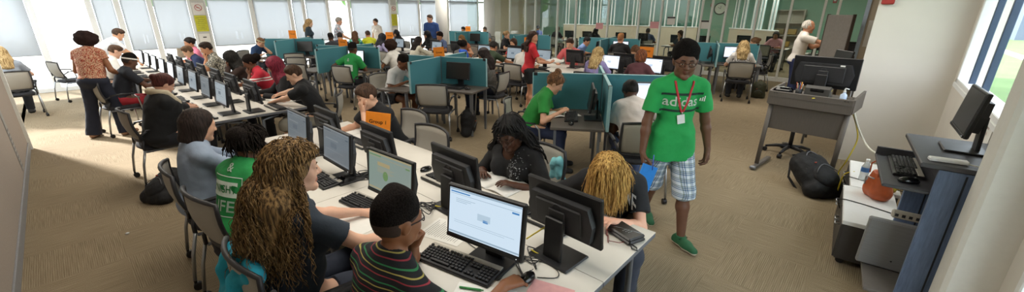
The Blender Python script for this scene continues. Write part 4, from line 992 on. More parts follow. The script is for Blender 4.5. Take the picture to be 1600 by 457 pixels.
# second block
westm = [(5.82, 'pale', 'nearest of the far left block, before the empty table corner'), (6.55, 'grey', 'right of the cream scarf woman\'s hand'), (7.25, 'pale', 'in front of the woman in the cream scarf'), (8.05, 'pale', 'second beyond the cream scarf woman'), (8.80, 'bright', 'left of the pot of cream cloth'), (9.6, 'bright', 'in front of the person in the white headband'),
         (10.4, 'bright', 'in front of the boy in the white tee'), (11.2, 'bright', 'second from the window in the left block'), (12.0, 'bright', 'farthest left one near the windows')]
for y, k, w_ in westm: station(1.25, y, W_+.0, k, w_, ms=(6 < y < 9), kdx=.21)
eastm = [(5.72, 'before the boy in black with an orange-marked sleeve'), (6.55, 'before the woman in the maroon headscarf'), (7.30, 'before the woman in red with white sleeve stripes'), (8.15, 'before the person in the dark brown hood'), (8.95, 'before the bearded man in the patterned shirt'), (9.75, 'before the man in the navy tee'), (10.6, 'before the person in pink far left')]
for y, w_ in eastm: station(1.56, y, E_, 'off' if y < 8 else 'pale', 'seen from behind, '+w_, kb=True, ms=False, kdx=.23)
# middle block
for y, k, w_ in [(3.02, 'bright', 'right of the woman in maroon'), (3.86, 'bright', 'right of the woman in lavender'), (5.5, 'pale', 'behind the red-shirt woman\'s papers'), (6.35, 'pale', 'left of the red-shirt woman, before pale grey tee'), (7.35, 'pale', 'to the left of the man in dark green'), (9.25, 'pale', 'right of the girl in the cream cardigan'), (10.2, 'pale', 'before the lavender hooded person'), (11.1, 'pale', 'before the long black headscarf')]:
    station(7.33, y, W_, k, w_, ms=False)
for y, k, w_ in [(2.95, 'off', 'behind the walking man\'s head'), (3.78, 'off', 'seen from behind, between lavender and maroon shirts'), (4.95, 'off', 'seen from behind, before the boy in salmon pink'), (6.70, 'off', 'seen from behind, before the child in red'), (8.95, 'off', 'seen from behind, before the long-haired girl on her arms'), (9.90, 'off', 'seen from behind, before the curly-haired boy'), (10.9, 'off', 'seen from behind, near the standing man in blue')]:
    station(7.78, y, E_, k, w_, ms=False)
# cubicle stations
def cubmon(w, k, kind, lab, al=.42, kb=KBD, out=.17, turn=0.):
    x, y, f = cub_pt(w, k, al, out); monitor(x, y, f+turn, kind, 'black monitor %s' % lab, .74, 'monitors in the cubicles')
    x, y, f = cub_pt(w, k, al-.02, out+.22); keyboard(x, y, f+turn, 'black keyboard %s' % lab, .74, kb, 'keyboards in the cubicles')
    x, y, f = cub_pt(w, k, al+.30, out+.22); mouse(x, y, f, 'black mouse %s' % lab)
cubmon(cw[1], 3, 'off', 'with a dark screen on the empty cubicle desk', .45)
cubmon(cw[0], 2, 'off', 'seen edge-on on the desk of the girl in the green tee', .50)
cubmon(cw[0], 3, 'bright', 'behind the walking man\'s shoulder in the near cubicle', .60)
cubmon(cw[2], 3, 'bright', 'in front of the boy in green', .40)
cubmon(cw[3], 3, 'off', 'with a dark screen in the cubicle by the window', .40)
cubmon(cw[4], 3, 'off', 'with a dark screen in front of the pale column', .40)
cubmon(cw[6], 3, 'bright', 'behind the man in the black tee', .40)
cubmon(cw[6], 2, 'off', 'edge-on beside the boy in light blue', .45)
cubmon(cw[7], 3, 'bright', 'left of the blonde woman in the lettered shirt', .38)
cubmon(cw[7], 2, 'off', 'edge-on beside the walking man\'s ear', .45)
# ---------------- small things on the near table
def tangle(x, y, z, n, rad, label, seed, col='dark'):
    rng = np.random.default_rng(seed); pts = [(x+rng.normal()*rad, y+rng.normal()*rad*1.4, z+.006+abs(rng.normal())*.012) for _ in range(n)]; return cable(pts, .0032, label, col)
tangle(1.37, 1.12, .74, 20, .045, 'tangled black cables beside the bright web page monitor', 1); tangle(1.40, 1.95, .74, 18, .05, 'tangled black cables behind the pie chart monitor', 2)
tangle(1.38, 2.75, .74, 16, .05, 'tangled black cables behind the grey page monitor', 3); tangle(1.40, 3.5, .74, 14, .05, 'tangled black cables between the second table\'s monitors', 4)
tangle(1.40, 6.3, .74, 14, .05, 'tangled dark cables right of the cream scarf woman\'s monitor', 6)
cable([(1.30, .97, .745), (1.36, .90, .745), (1.41, .93, .744), (1.42, 1.02, .744), (1.38, 1.10, .744), (1.33, 1.18, .744)], .0025, 'thin black mouse cable curling across the near table')
cable([(1.22, 2.72, .745), (1.30, 2.68, .744), (1.38, 2.62, .744), (1.36, 2.5, .744), (1.42, 2.40, .744)], .0025, 'thin mouse cable right of the curly-haired woman')
cable([(1.26, 1.30, .75), (1.30, 1.50, .744), (1.40, 1.62, .744), (1.43, 1.75, .744)], .0025, 'thin black cable beside the printed sheet')
cable([(1.46, 1.17, .80), (1.50, 1.14, .83), (1.56, 1.07, .90)], .004, 'yellow cable looping up to the monitor by the wallet', 'yellow_cable')
cable([(1.44, 1.12, .765), (1.46, 1.07, .748), (1.52, 1.02, .748), (1.55, 1.06, .775)], .004, 'yellow cable lying at the stand of the monitor by the wallet', 'yellow_cable')
cable([(1.42, 1.90, .76), (1.46, 1.86, .748), (1.52, 1.80, .75)], .004, 'yellow cable behind the pie chart monitor', 'yellow_cable')
def sheet(x, y, rz, w, d, label, z=.7405, m='paper', name='paper_sheet', lines=0, cat='paper'):
    b = MB(); b.box((0, 0, .0008), (w, d, .0012)); o = b.build(name, M.get(m) or MATS[m]); o.location = (x, y, z); o.rotation_euler = (0, 0, rz); tag(o, label, cat)
    if lines:
        b = MB()
        for i in range(lines): b.box((-w*.04*(i % 3), d*.42-i*d*.84/lines, .0016), (w*.78-w*.12*(i % 3), d*.18/lines, .0004))
        b.build('print', mat('print_grey', '8b8a88', .8), o)
    return o
sheet(1.29, 1.62, .25, .216, .279, 'printed sheet of text between keyboard and monitor, near the striped-shirt man', lines=16)
sheet(.99, 2.10, .1, .22, .28, 'blank spiral notebook page behind the striped-shirt man\'s head')
sheet(1.00, 1.05, .5, .22, .28, 'white paper under the green pen at the bottom edge')
mat('pink_paper', 'dba3a3', .8); mat('blue_paper', '9fc0de', .8)
sheet(1.25, .86, .3, .14, .20, 'torn pink paper at the near table edge', m='pink_paper')
b = MB(); b.tube([(1.00, 1.19, .748), (1.05, 1.10, .750)], .005, 8); b.cyl((1.05, 1.10, .750), (1.056, 1.089, .750), .003, n=8); tag(b.build('pen', mat('pen_green', '3a8f4a', .4)), 'green pen on white paper at the bottom edge', 'pen')
b = MB(); b.tube([(2.00, 1.93, .748), (2.06, 1.80, .748)], .005, 8); tag(b.build('pen', mat('pen_purple', '8a4f9f', .4)), 'purple pen on the table by the braided woman in black', 'pen')
def booklet(x, y, rz, label, z=.742, w=.2, d=.27, col='paper', open_=True, name='open_book'):
    t = thing(name, (x, y, z), rz, label, 'book')
    for q in (-1, 1):
        b = MB(); G = [[(q*w*u, d*(v-.5), .004+.018*math.sin(min(1, u*1.15)*PI)*(1-u*.5)) for u in np.linspace(0, 1, 7)] for v in (0, 1)]; b.sheet(G if q > 0 else [g_[::-1] for g_ in G], .003); b.build('page', M.get(col) or MATS[col], t)
    return t
booklet(1.98, 1.86, PI/2, 'open white book under the hands of the braided woman in black')
booklet(2.0, 6.15, PI/2, 'open papers under the forearms of the boy in black')
booklet(1.93, 3.80, PI/2, 'open notebook under the elbow of the boy hiding his face')
booklet(.98, 6.35, PI/2+.2, 'open white book under the cream scarf woman\'s hand')
booklet(.98, 9.75, PI/2, 'open book before the person in the white headband')
booklet(1.95, 7.1, PI/2, 'papers before the woman in red with striped sleeve')
x, y, f = cub_pt(cw[0], 2, .36, .50); booklet(x, y, f+.4, 'open white booklet under the green-tee girl\'s hands')
x, y, f = cub_pt(cw[1], 2, .45, .45); booklet(x, y, f, 'open book under the arm of the young man in white')
sheet(1.50, 2.33, .4, .09, .055, 'small dark card lying between the monitor and pie chart screen', m='edge', name='id_card', cat='card')
# zipped wallet
t = thing('wallet', (1.94, .835, .7405), fw(-20), 'black zipped wallet with silver dots on the near table corner', 'wallet')
b = MB(); b.box((0, 0, .012), (.125, .195, .022), None, .008); b.box((0, 0, .032), (.12, .19, .018), None, .008); b.build('leather', mat('black_leather', '18181a', .35, bump=.2, bscale=120), t)
b = MB()
for i in range(9): b.ell((-.01+.011*(i % 3)-.006*(i//3), -.035+.016*(i//3), .042), .0032, None, 8, 4)
b.tube([(-.058, .09, .041), (-.01, .02, .043), (.055, -.085, .041)], .0012, 4); b.build('studs', M['chrome'], t)
b = MB(); b.tube([(-.05, -.09, .02), (-.07, -.125, .008), (-.055, -.15, .006), (-.04, -.13, .008), (-.05, -.10, .015)], .004, 6); b.build('strap', M['dark'], t)
t = thing('reading_glasses', (1.845, .895, .742), fw(35), 'folded red-framed glasses beside the black wallet', 'glasses')
b = MB()
for q in (-1, 1): b.tube([(q*.034+.027*math.cos(a), .0, .018+.017*math.sin(a)) for a in np.linspace(0, 2*PI, 17)], .0022, 6, cap=False)
b.tube([(-.007, 0, .022), (.007, 0, .022)], .002, 6); b.build('rims', mat('red_frame', '6e2a26', .3), t)
for q in (-1, 1): b = MB(); b.tube([(q*.061, 0, .022), (q*.058, -.06, .012), (q*.02, -.11, .004)], .0022, 6); b.build('temple', MATS['red_frame'], t)
# cream cloth cup on the far table
t = thing('paper_cup', (1.62, 9.35, .74), 0, 'cream paper cup in the far left table row', 'cup'); b = MB(); b.lathe([(.0, .001), (.055, .001), (.075, .16), (.070, .16), (.05, .01), (0, .01)]); b.build('cup', mat('cream', 'd9d0bb', .7), t)
t = thing('drink_can', (2.05, 12.9, .9), 0, '', 'can'); bpy.data.objects.remove(t)
# ================================================================ lectern and what stands on it
def lectern():
    X, Y, rz = 5.86, .46, 0.
    t = thing('lectern', (X, Y, 0), fw(-6.5), 'grey laminate teaching lectern with raised tray top beside the blank wall', 'lectern')
    g = mat('lectern_grey', '5f5852', .55, var=.06, scale=14, stretch=(1, 8, 1)); gd = mat('lectern_edge', '5b5651', .5)
    b = MB(); b.box((.26, 0, .955), (.56, .80, .03), None, .004); b.build('tray', g, t)
    b = MB(); b.box((-.01, 0, .935), (.03, .82, .17), None, .004); b.box((-.027, 0, .955), (.004, .80, .004), None, 0, 1); b.build('front_fascia', [g, gd], t)
    for q in (-1, 1): b = MB(); b.prism([(-.02, .86), (.54, .86), (.54, 1.06), (.10, 1.04), (-.02, 1.02)], -.012, .012, 0, np.array([[1., 0, 0], [0, 0, 1.], [0, 1, 0]]), (0, q*.41, 0)); b.build('side_cheek', g, t)
    b = MB(); b.box((.03, 0, .70), (.02, .74, .32), None, .003); b.build('modesty_panel', g, t)
    b = MB()
    for yy in (-.36, -.33, .33, .36): b.ell((-.028, yy, 1.0), .006, None, 8, 4)
    b.build('screws', M['dark'], t)
    for q in (-1, 1):
        b = MB(); b.tube([(.02, q*.38, .86), (-.06, q*.38, .06)], .026, 8, flat=.6); b.box((.12, q*.38, .03), (.62, .06, .035), None, .01); b.box((-.18, q*.38, .035), (.05, .07, .04), None, .01, 1); b.build('leg', [g, M['leg']], t)
    R_ = rotz(fw(-6.5)); P_ = lambda x, y: (X+R_.dot(np.array([x, y, 0]))[0], Y+R_.dot(np.array([x, y, 0]))[1])
    return P_
LP = lectern(); ZL = .971
BIG = make_monitor('off', .66, .37, 'all_in_one_monitor', .10, True, -.015)
x, y = LP(.32, -.02); o = dup(BIG, (x, y, ZL), fw(-8)-PI/2, 'wide black monitor seen from behind on the lectern', 'monitor')
V, F = text_mesh('hp', .05); b = MB(); A = np.array([[1., 0, 0], [0, 0, 1], [0, 1, 0]]); A2 = np.array([[1., 0, 0], [0, 0, -1], [0, 1, 0]])
b.add([rotx(.10).dot(A.dot(v)*np.array([1, 1, 1])+np.array([0, -.0535, .075]))+np.array([0, 0, .235+.185-.12-.015]) for v in V], F); b.build('logo', mat('logo_dark', '3a3a3d', .4), o)
b = MB(); b.X = (rotx(.10), np.array([0, 0, .285])); b.box((.17, -.0515, .10), (.045, .004, .018)); b.build('sticker', M['paper'], o)
x, y = LP(.10, .30); b = MB(); b.box((x, y, ZL+.045), (.12, .20, .09), fw(-6), .03); b.box((x-.03, y-.02, ZL+.092), (.05, .12, .01), fw(-6), .004); tag(b.build('desk_phone', M['darkg']), 'glossy black device at the left end of the lectern tray', 'electronics')
x, y = LP(.09, .14); t = thing('pencil_cup', (x, y, ZL), 0, 'grey cup crowded with red and yellow pencils on the lectern', 'cup'); b = MB(); b.lathe([(0, .001), (.032, .001), (.038, .095), (.035, .095), (.03, .006), (0, .006)]); b.build('cup', M['char'], t)
rg = random.Random(5); cols = ['c9603a', 'd8b83a', '8a2c2c', 'e0dccf', '3a5a9a', 'd8b83a', 'c9603a', 'e0dccf', 'a03434', '2f2f33']
for i, c_ in enumerate(cols):
    a = rg.uniform(0, 6.28); r_ = rg.uniform(.0, .022); tag(cable([(x+math.cos(a)*r_*.5, y+math.sin(a)*r_*.5, ZL+.01), (x+math.cos(a)*r_*1.9, y+math.sin(a)*r_*1.9, ZL+rg.uniform(.15, .175))], .0035, 'x', mat('pencil_'+c_, c_, .5) and 'pencil_'+c_, 'pencil'), 'thin pencil standing in the crowded cup on the lectern', 'pencil', 'pencils in the lectern cup')
x, y = LP(.12, -.04); t = thing('document_scanner', (x, y, ZL), fw(-6.5), 'dark grey boxy device with small display in the middle of the lectern', 'electronics'); b = MB(); b.prism([(-.07, 0), (.07, 0), (.06, .13), (-.02, .15), (-.055, .12)], -.12, .12, 0, np.array([[1., 0, 0], [0, 0, 1.], [0, 1, 0]])); b.build('housing', mat('device_grey', '3c3936', .5), t)
b = MB(); b.box((-.058, 0, .095), (.012, .13, .045), roty(-.3), .002); b.build('display', M['darkg'], t)
x, y = LP(.08, -.29); t = thing('sanitizer_bottle', (x, y, ZL), 0, 'clear pump bottle with blue-white label at the right end of the lectern', 'bottle'); b = MB(); b.lathe([(0, 0), (.030, 0), (.032, .01), (.032, .085), (.014, .10), (.012, .112), (0, .112)]); b.build('bottle', mat('blue_gel', 'b7c8e2', .2, spec=.6), t)
b = MB(); b.cyl((0, 0, .112), (0, 0, .150), .008, n=10); b.cyl((0, 0, .112), (0, 0, .125), .013, n=12); b.tube([(0, 0, .15), (-.01, .0, .158), (-.02, -.035, .152)], .006, 8); b.build('pump', M['white'], t)
x, y = LP(.06, -.12); x2, y2 = LP(-.02, -.06); cable([(x+.2, y-.03, ZL+.12), (x+.1, y-.05, ZL+.10), (x+.02, y, ZL+.03), (x2-.03, y2+.03, ZL+.022)], .005, 'yellow cable on the lectern tray', 'yellow_cable')
cable([(5.98, .05, .86), (5.99, -.02, .70), (6.04, -.06, .52), (5.9, -.02, .30), (6.1, .02, .06), (5.7, -.06, .02), (5.4, -.02, .06), (5.33, -.03, .30), (5.2, -.1, .40)], .007, 'yellow cable dropping from the lectern to the floor', 'yellow_cable')
cable([(5.98, .04, .87), (5.93, -.06, .66), (5.7, -.2, .52), (5.3, -.45, .55), (4.9, -.6, .6), (4.4, -.60, .70)], .010, 'thick cream cable running from the lectern to the computer desk', 'white_cable')
# task chair under the lectern
t = thing('task_chair', (6.75, .62, 0), .4, 'black task chair with star base tucked behind the lectern', 'chair')
b = MB()
for k in range(5): a = k*2*PI/5; b.tube([(0, 0, .12), (math.cos(a)*.16, math.sin(a)*.16, .11), (math.cos(a)*.29, math.sin(a)*.29, .075)], [.030, .024, .016], 8)
b.cyl((0, 0, .10), (0, 0, .44), .026, n=12); b.build('star_base', M['dark'], t)
for k in range(5): a = k*2*PI/5; b = MB(); b.cyl((math.cos(a)*.29-.022*math.sin(a), math.sin(a)*.29+.022*math.cos(a), .031), (math.cos(a)*.29+.022*math.sin(a), math.sin(a)*.29-.022*math.cos(a), .031), .031, n=14); b.build('caster', M['dark'], t)
b = MB(); b.box((0, 0, .47), (.46, .46, .07), None, .03); b.build('seat', M['seat'], t); b = MB(); b.box((.23, 0, .72), (.05, .40, .34), roty(.12), .02); b.tube([(.1, 0, .44), (.24, 0, .46), (.25, 0, .60)], .018, 8); b.build('backrest', M['seat'], t)
# grey display board and edge-on monitor behind the lectern
t = thing('display_board', (8.42, .52, 0), fw(-50), 'tall grey fabric board standing behind the lectern monitor', 'board'); b = MB(); b.box((0, 0, 1.28), (.04, .52, 1.24), None, .006); b.build('panel', mat('board_grey', '8c8681', .9), t)
b = MB(); b.box((0, .265, 1.28), (.045, .015, 1.26)); b.box((0, -.265, 1.28), (.045, .015, 1.26)); b.build('edge_trim', mat('dark_brown_trim', '4a3f38', .6), t)
for q in (-1, 1): b = MB(); b.tube([(0, q*.22, .68), (0, q*.22, .03)], .02, 8); b.tube([(-.2, q*.22, .025), (.2, q*.22, .025)], .018, 8); b.build('leg', M['leg'], t)
t = thing('side_table', (7.70, .34, 0), 0, 'small grey table behind the lectern holding an edge-on monitor', 'table'); b = MB(); b.box((0, 0, 1.0), (.5, .5, .03), None, .004); b.build('tabletop', M['edge'], t)
for sx in (-1, 1):
    for sy in (-1, 1): b = MB(); b.cyl((sx*.21, sy*.21, 0), (sx*.21, sy*.21, .985), .016, n=8); b.build('leg', M['leg'], t)
monitor(7.70, .34, fw(118), 'off', 'black monitor seen edge-on in front of the grey board', 1.015)
for i, (x, y, z, w_, hh, lb) in enumerate([(8.646, .14, 1.62, .08, .40, 'upper'), (8.646, .04, 1.86, .08, .30, 'top')]):
    b = MB(); b.box((x, y, z), (.006, w_, hh)); tag(b.build('wall_notice', M['paper']), '%s narrow white notice on the beige wall beyond the lectern' % ['larger lower', 'smaller upper'][i], 'notice')
def alarm(x, y, z, face, label):
    t = thing('fire_alarm', (x, y, z), face, label, 'alarm'); b = MB(); b.box((0, 0, 0), (.05, .12, .13), None, .01); b.build('housing', mat('alarm_red', 'a3312c', .5), t); b = MB(); b.box((.03, 0, .02), (.02, .07, .04), None, .006); b.build('strobe', M['white'], t)
alarm(6.975, .02, 2.10, PI, 'red fire alarm with white strobe at the top of the blank wall'); alarm(19.88, 1.52, 2.30, PI, 'small red alarm box on the green wall above the old man'); alarm(19.88, 5.75, 2.20, PI, 'small red alarm box left of the wall clock')
t = thing('wall_clock', (19.88, 5.40, 2.05), 0, 'round white wall clock with dark rim on the green wall', 'clock'); R_ = roty(-PI/2); b = MB(); b.lathe([(0, .0), (.22, 0), (.25, .03), (.22, .05), (.21, .03)], (0, 0, 0), 32, 0, R_); b.build('rim', M['char'], t)
b = MB(); b.lathe([(0, .032), (.212, .031)], (0, 0, 0), 32, 0, R_); b.build('face', mat('clock_face', 'd9dccf', .6), t); b = MB(); b.box((-.04, .04, .03), (.006, .12, .012), rotx(.5)); b.box((-.04, -.02, .05), (.006, .014, .13)); b.build('hands', M['dark'], t)
# backpack on the floor by the lectern
def backpack(x, y, rz, label, pose='stand', s=1., col='0e0e12'):
    t = thing('backpack', (x, y, 0), rz, label, 'backpack', 'backpacks on the floor'); m = mat('nylon_'+col, col, .75, var=.15, scale=20, bump=.5, bscale=25, bdist=.01)
    if pose == 'lie': Rb = rotx(.95); o = np.array([0, 0, .15*s])
    else: Rb = rotx(-.12); o = np.array([0, 0, .0])
    g = lambda a, b_, c: o+Rb.dot(np.array([a, b_, c]))*s
    zc = 0 if pose == 'lie' else .24
    P = [ell(g(0, 0, zc), np.array([.165, .125, .235])*s, Rb, .04), cone(g(-.10, 0, zc-.16), g(.10, 0, zc-.16), .085*s, .085*s, .05), cone(g(-.07, 0, zc+.12), g(.07, 0, zc+.12), .08*s, .08*s, .05)]
    sdf_mesh('bag', P, .010, m, t, 0, [half((0, 0, .004), (0, 0, -1))], None, .004, 3)
    sdf_mesh('front_pocket', [ell(g(0, .085, zc-.07), np.array([.115, .055, .12])*s, Rb, .03)], .010, m, t, 0, [half((0, 0, .004), (0, 0, -1))], None, .003, 5)
    b = MB(); b.tube([g(-.125+.25*u, .075+.02*math.sin(u*PI), zc+.02+.17*math.sin(u*PI)) for u in np.linspace(0, 1, 13)], .004*s, 6); b.tube([g(-.10+.2*u, .125+.015*math.sin(u*PI), zc-.05+.07*math.sin(u*PI)) for u in np.linspace(0, 1, 9)], .004*s, 6); b.build('zipper', M['edge'], t)
    b = MB(); b.tube([g(-.03, -.06, zc+.21), g(-.02, -.06, zc+.26), g(.02, -.06, zc+.26), g(.03, -.06, zc+.21)], .008*s, 6)
    for q in (-1, 1): b.tube([g(q*.07, -.09, zc+.18), g(q*.10, -.16, zc+.08), g(q*.11, -.15, zc-.08), g(q*.12, -.08, zc-.20)], .014*s, 6, flat=.4)
    b.build('strap', m, t)
    b = MB(); b.box(g(.05, .125, zc+.05), (.02*s, .012, .012), Rb, .002); b.build('logo_patch', mat('patch_red', 'a8402e', .6), t)
    return t
backpack(5.50, .22, fw(140), 'large black backpack lying on the carpet beside the lectern', 'lie', 1.25)
backpack(4.27, 4.72, fw(215), 'black backpack standing against the leg of the empty cubicle desk', 'stand', .98)
backpack(.47, 5.45, fw(120), 'black bag on the carpet behind the chair with nobody leaning back', 'lie', .95)
backpack(10.95, 1.85, fw(100), 'black and yellow patterned bag under the lettered-shirt woman\'s chair', 'stand', .85, '3a3c2a')
# ================================================================ storage units along the south wall
for i, (x0, who) in enumerate([(4.30, 'nearer one'), (5.19, 'farther one, beside the backpack')]):
    t = thing('storage_pedestal', (x0, -.30, 0), fw(3.0), 'low dark cabinet with white top and drawer handles, %s' % who, 'cabinet', 'low white-topped cabinets')
    b = MB(); b.box((0, .055, .21), (.86, .33, .30), None, .004); b.build('body', mat('cabinet_dark', '3a3633', .55), t); b = MB(); b.box((0, .055, .382), (.875, .35, .035), None, .004); b.build('top', M['white'], t)
    for q in (-1, 1):
        b = MB(); b.box((q*.215, .226, .21), (.42, .016, .285), None, .003); d_ = b.build('door', mat('cabinet_dark', '3a3633', .55), t)
        for u in (-1, 1): b = MB(); b.tube([(q*.215+u*.05-.03, .232, .30), (q*.215+u*.05-.03, .262, .30), (q*.215+u*.05+.03, .262, .30), (q*.215+u*.05+.03, .232, .30)], .005, 6); b.build('handle', M['chrome'], d_)
    for sx in (-1, 1):
        for sy in (-1, 1): b = MB(); b.cyl((sx*.36-.018, .055+sy*.12, .029), (sx*.36+.018, .055+sy*.12, .029), .029, n=12); b.cyl((sx*.36, .055+sy*.12, .03), (sx*.36, .055+sy*.12, .065), .012, n=8); b.build('caster', M['dark'], t)
ZC = .40
t = thing('water_bottle', (4.98, -.17, ZC), 0, 'clear plastic water bottle with blue label on the white cabinet', 'bottle'); b = MB(); b.lathe([(0, 0), (.031, 0), (.033, .02), (.031, .05), (.033, .08), (.032, .14), (.014, .185), (.013, .20), (0, .20)]); b.build('bottle', mat('clear_plastic', 'e9f0f4', .1, trans=.5, spec=.6), t); b = MB(); b.lathe([(.0335, .09), (.0338, .135)]); b.build('label', mat('label_blue', '3f6fae', .5), t); b = MB(); b.cyl((0, 0, .195), (0, 0, .215), .015, n=14); b.build('cap', M['white'], t)
t = thing('handbag', (4.56, -.27, ZC), .5, 'orange-brown leather bucket handbag on the white cabinet', 'bag'); hm = mat('tan_leather', 'b4562a', .45, var=.1, bump=.25, bscale=40)
sdf_mesh('bag', [cone((-.05, 0, .055), (.05, 0, .055), .07, .07, .03), cone((-.04, 0, .08), (-.02, 0, .24), .075, .055, .03), cone((.04, 0, .08), (.02, 0, .24), .075, .055, .03)], .008, hm, t, 0, [half((0, 0, .235), (0, 0, 1)), half((0, 0, .003), (0, 0, -1)), sub((0, 0, .26), .062)], None, .002, 1)
for q in (-1, 1): b = MB(); b.tube([(-.06, q*.06, .21), (-.05, q*.07, .30), (0, q*.07, .34), (.05, q*.07, .30), (.06, q*.06, .21)], .006, 6); b.build('handle', hm, t)
b = MB(); b.tube([(.02+.016*math.cos(a), .095, .17+.016*math.sin(a)) for a in np.linspace(0, 2*PI, 13)], .003, 6, cap=False); b.tube([(-.05, .08, .19), (.02, .098, .19), (.06, .075, .10)], .006, 6); b.build('buckle_strap', M['chrome'], t)
rg = np.random.default_rng(4); P = [ell(np.array([4.78, -.34, ZC+.06])+rg.normal(size=3)*np.array([.05, .04, .03]), np.array([.04, .03, .035]), None, .01) for _ in range(8)]
o = sdf_mesh('snack_bag', P, .008, mat('snack_mix', 'b5482f', .4, var=.1), None); m_ = MATS['snack_mix']; N = m_.node_tree.nodes; N['Color Ramp'].color_ramp.elements[1].color = lin('c9c23a')+(1,); N['Noise Texture'].inputs['Scale'].default_value = 22
tag(o, 'crumpled red and yellow snack packet behind the handbag', 'packet')
cable([(5.05, -.06, .30), (5.0, -.04, .395), (4.95, -.2, .404), (4.85, -.5, .404)], .004, 'black cable crossing the farther white cabinet top'); cable([(4.35, -.06, .30), (4.32, -.045, .395), (4.3, -.2, .404), (4.2, -.5, .404)], .004, 'black cable crossing the nearer white cabinet top')
# ================================================================ stand-up computer desk
DR = fw(3.5)
t = DESK = thing('computer_desk', (3.73, -.50, 0), DR, 'tall dark stand-up computer desk with keyboard tray and blue-grey side', 'desk')
tm = mat('desk_slate', '45454a', .5, var=.08, scale=30); bl = mat('blue_grey_laminate', '5f7190', .5, var=.18, scale=10, stretch=(8, 8, 1)); dkr = mat('dark_groove', '1c2028', .6)
b = MB(); b.box((0, -.03, 1.085), (.78, .42, .03), None, .006); b.build('desktop', tm, t)
for q in (-1, 1):
    b = MB(); b.box((q*.365, -.065, .545), (.035, .32, 1.05), None, .004)
    for yy in (-.02, -.09): b.box((q*.365-.0185, yy, .54), (.003, .008, 1.03), None, 0, 1)
    b.build('side_panel', [bl, dkr], t)
b = MB(); b.box((.03, .16, .90), (.74, .30, .022), None, .005); b.box((.03, .02, .94), (.74, .02, .10), None, .003); b.box((.39, .16, .935), (.02, .30, .07), None, .003); b.build('keyboard_tray', tm, t)
b = MB(); b.box((0, .02, .150), (.73, .44, .025), None, .004); b.build('lower_shelf', mat('shelf_grey', '6f6a66', .6, var=.06, scale=40), t)
b = MB(); b.box((.0, -.02, .78), (.70, .03, .05), None, .004); b.box((.12, -.05, .60), (.05, .03, .36), None, .004); b.box((0, -.21, .6), (.70, .012, .9)); b.build('frame_rail', M['edge'], t)
for q in (-1, 1): b = MB(); b.box((q*.36, .02, .055), (.05, .50, .05), None, .01); b.cyl((q*.36-.02, .22, .03), (q*.36+.02, .22, .03), .03, n=12); b.cyl((q*.36-.02, -.18, .03), (q*.36+.02, -.18, .03), .03, n=12); b.build('foot', M['dark'], t)
def on_desk(x, y): v = rotz(DR).dot(np.array([x, y, 0])); return 3.73+v[0], -.50+v[1]
x, y = on_desk(.10, .17); keyboard(x, y, PI/2+.06, 'black keyboard on the pull-out tray of the stand-up desk', .912, KB)
x, y = on_desk(-.23, .18); mouse(x, y, PI+.3, 'black mouse on the tray of the stand-up desk', .912)
x, y = on_desk(.09, -.03); monitor(x, y, fw(92), 'off', 'black monitor with dark screen on the stand-up desk by the window', 1.101)
x, y = on_desk(-.30, .06); b = MB(); b.box((x, y, 1.113), (.045, .17, .024), DR+.12, .006); tag(b.build('usb_hub', M['white']), 'white plastic bar-shaped adapter at the edge of the stand-up desk', 'adapter')
cable([(x, y-.08, 1.11), (x-.01, y-.16, 1.105), (x+.02, y-.30, 1.104)], .003, 'white cord of the bar-shaped adapter', 'white_cable')
cable([on_desk(0, -.17)+(1.25,), on_desk(-.1, -.20)+(1.18,), on_desk(-.2, -.18)+(1.20,)], .004, 'black cable behind the stand-up desk monitor')
x, y = on_desk(-.02, .10); t = thing('silver_panel', (x, y, .163), DR, 'brushed silver computer case leaning on the lower shelf of the stand-up desk', 'computer'); b = MB(); b.box((0, 0, .20), (.05, .36, .385), roty(-.10), .010, 0); b.build('case', mat('brushed_silver', '8f9092', .5, metal=.15, var=.05, scale=8, stretch=(1, 1, 14)), t); b = MB(); b.ell((-.03, .0, .09), (.003, .006, .006), None, 8, 4); b.build('badge', M['dark'], t)
x, y = on_desk(-.05, .03); t = thing('power_strip', (x, y, .62), DR+PI/2, '', 'power strip'); tag(t, 'pale power strip with plugs hung under the stand-up desk', 'power strip'); b = MB(); b.box((0, 0, 0), (.30, .045, .055), None, .01); b.build('housing', mat('strip_grey', 'b9b4aa', .5), t)
for k in range(3): b = MB(); b.ell((-.11+.035*k, .03, 0), (.014, .018, .016), None, 8, 6); b.build('plug', M['dark'], t)
b = MB()
for k in range(4): b.box((.02+.035*k, .0235, 0), (.018, .002, .02))
b.build('socket', M['char'], t)
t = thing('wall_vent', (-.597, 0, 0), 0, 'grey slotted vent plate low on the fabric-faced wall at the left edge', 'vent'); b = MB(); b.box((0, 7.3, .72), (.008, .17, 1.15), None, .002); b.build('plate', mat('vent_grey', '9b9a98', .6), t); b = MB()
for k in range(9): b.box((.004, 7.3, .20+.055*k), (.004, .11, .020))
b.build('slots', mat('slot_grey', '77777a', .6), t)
# warning paper under the window
t = thing('wall_paper_notice', (4.62, YS+.004, 1.03), 0, 'white notice with red heading taped below the window', 'notice'); b = MB(); b.box((0, 0, 0), (.42, .003, .30)); b.build('sheet', M['paper'], t)
A = np.array([[-1., 0, 0], [0, 0, 1], [0, 1, 0]])
for txt, z, sz, c_ in [('IF YOU SEE A', .10, .036, 'b4403a'), ('SPILL ON A', .055, .036, 'b4403a'), ('DESK', .015, .034, 'b4403a'), ('TELL THE STAFF', -.04, .030, '4a4644'), ('AT THE FRONT', -.08, .030, '4a4644')]:
    V, F = text_mesh(txt, sz); b = MB(); b.add([A.dot(v)+np.array([0, .003, z]) for v in V], F+[f[::-1] for f in F] if False else F); b.add([A.dot(v)+np.array([0, .003, z]) for v in V], [f[::-1] for f in F]); b.build('lettering', mat('ink_'+c_, c_, .7), t)
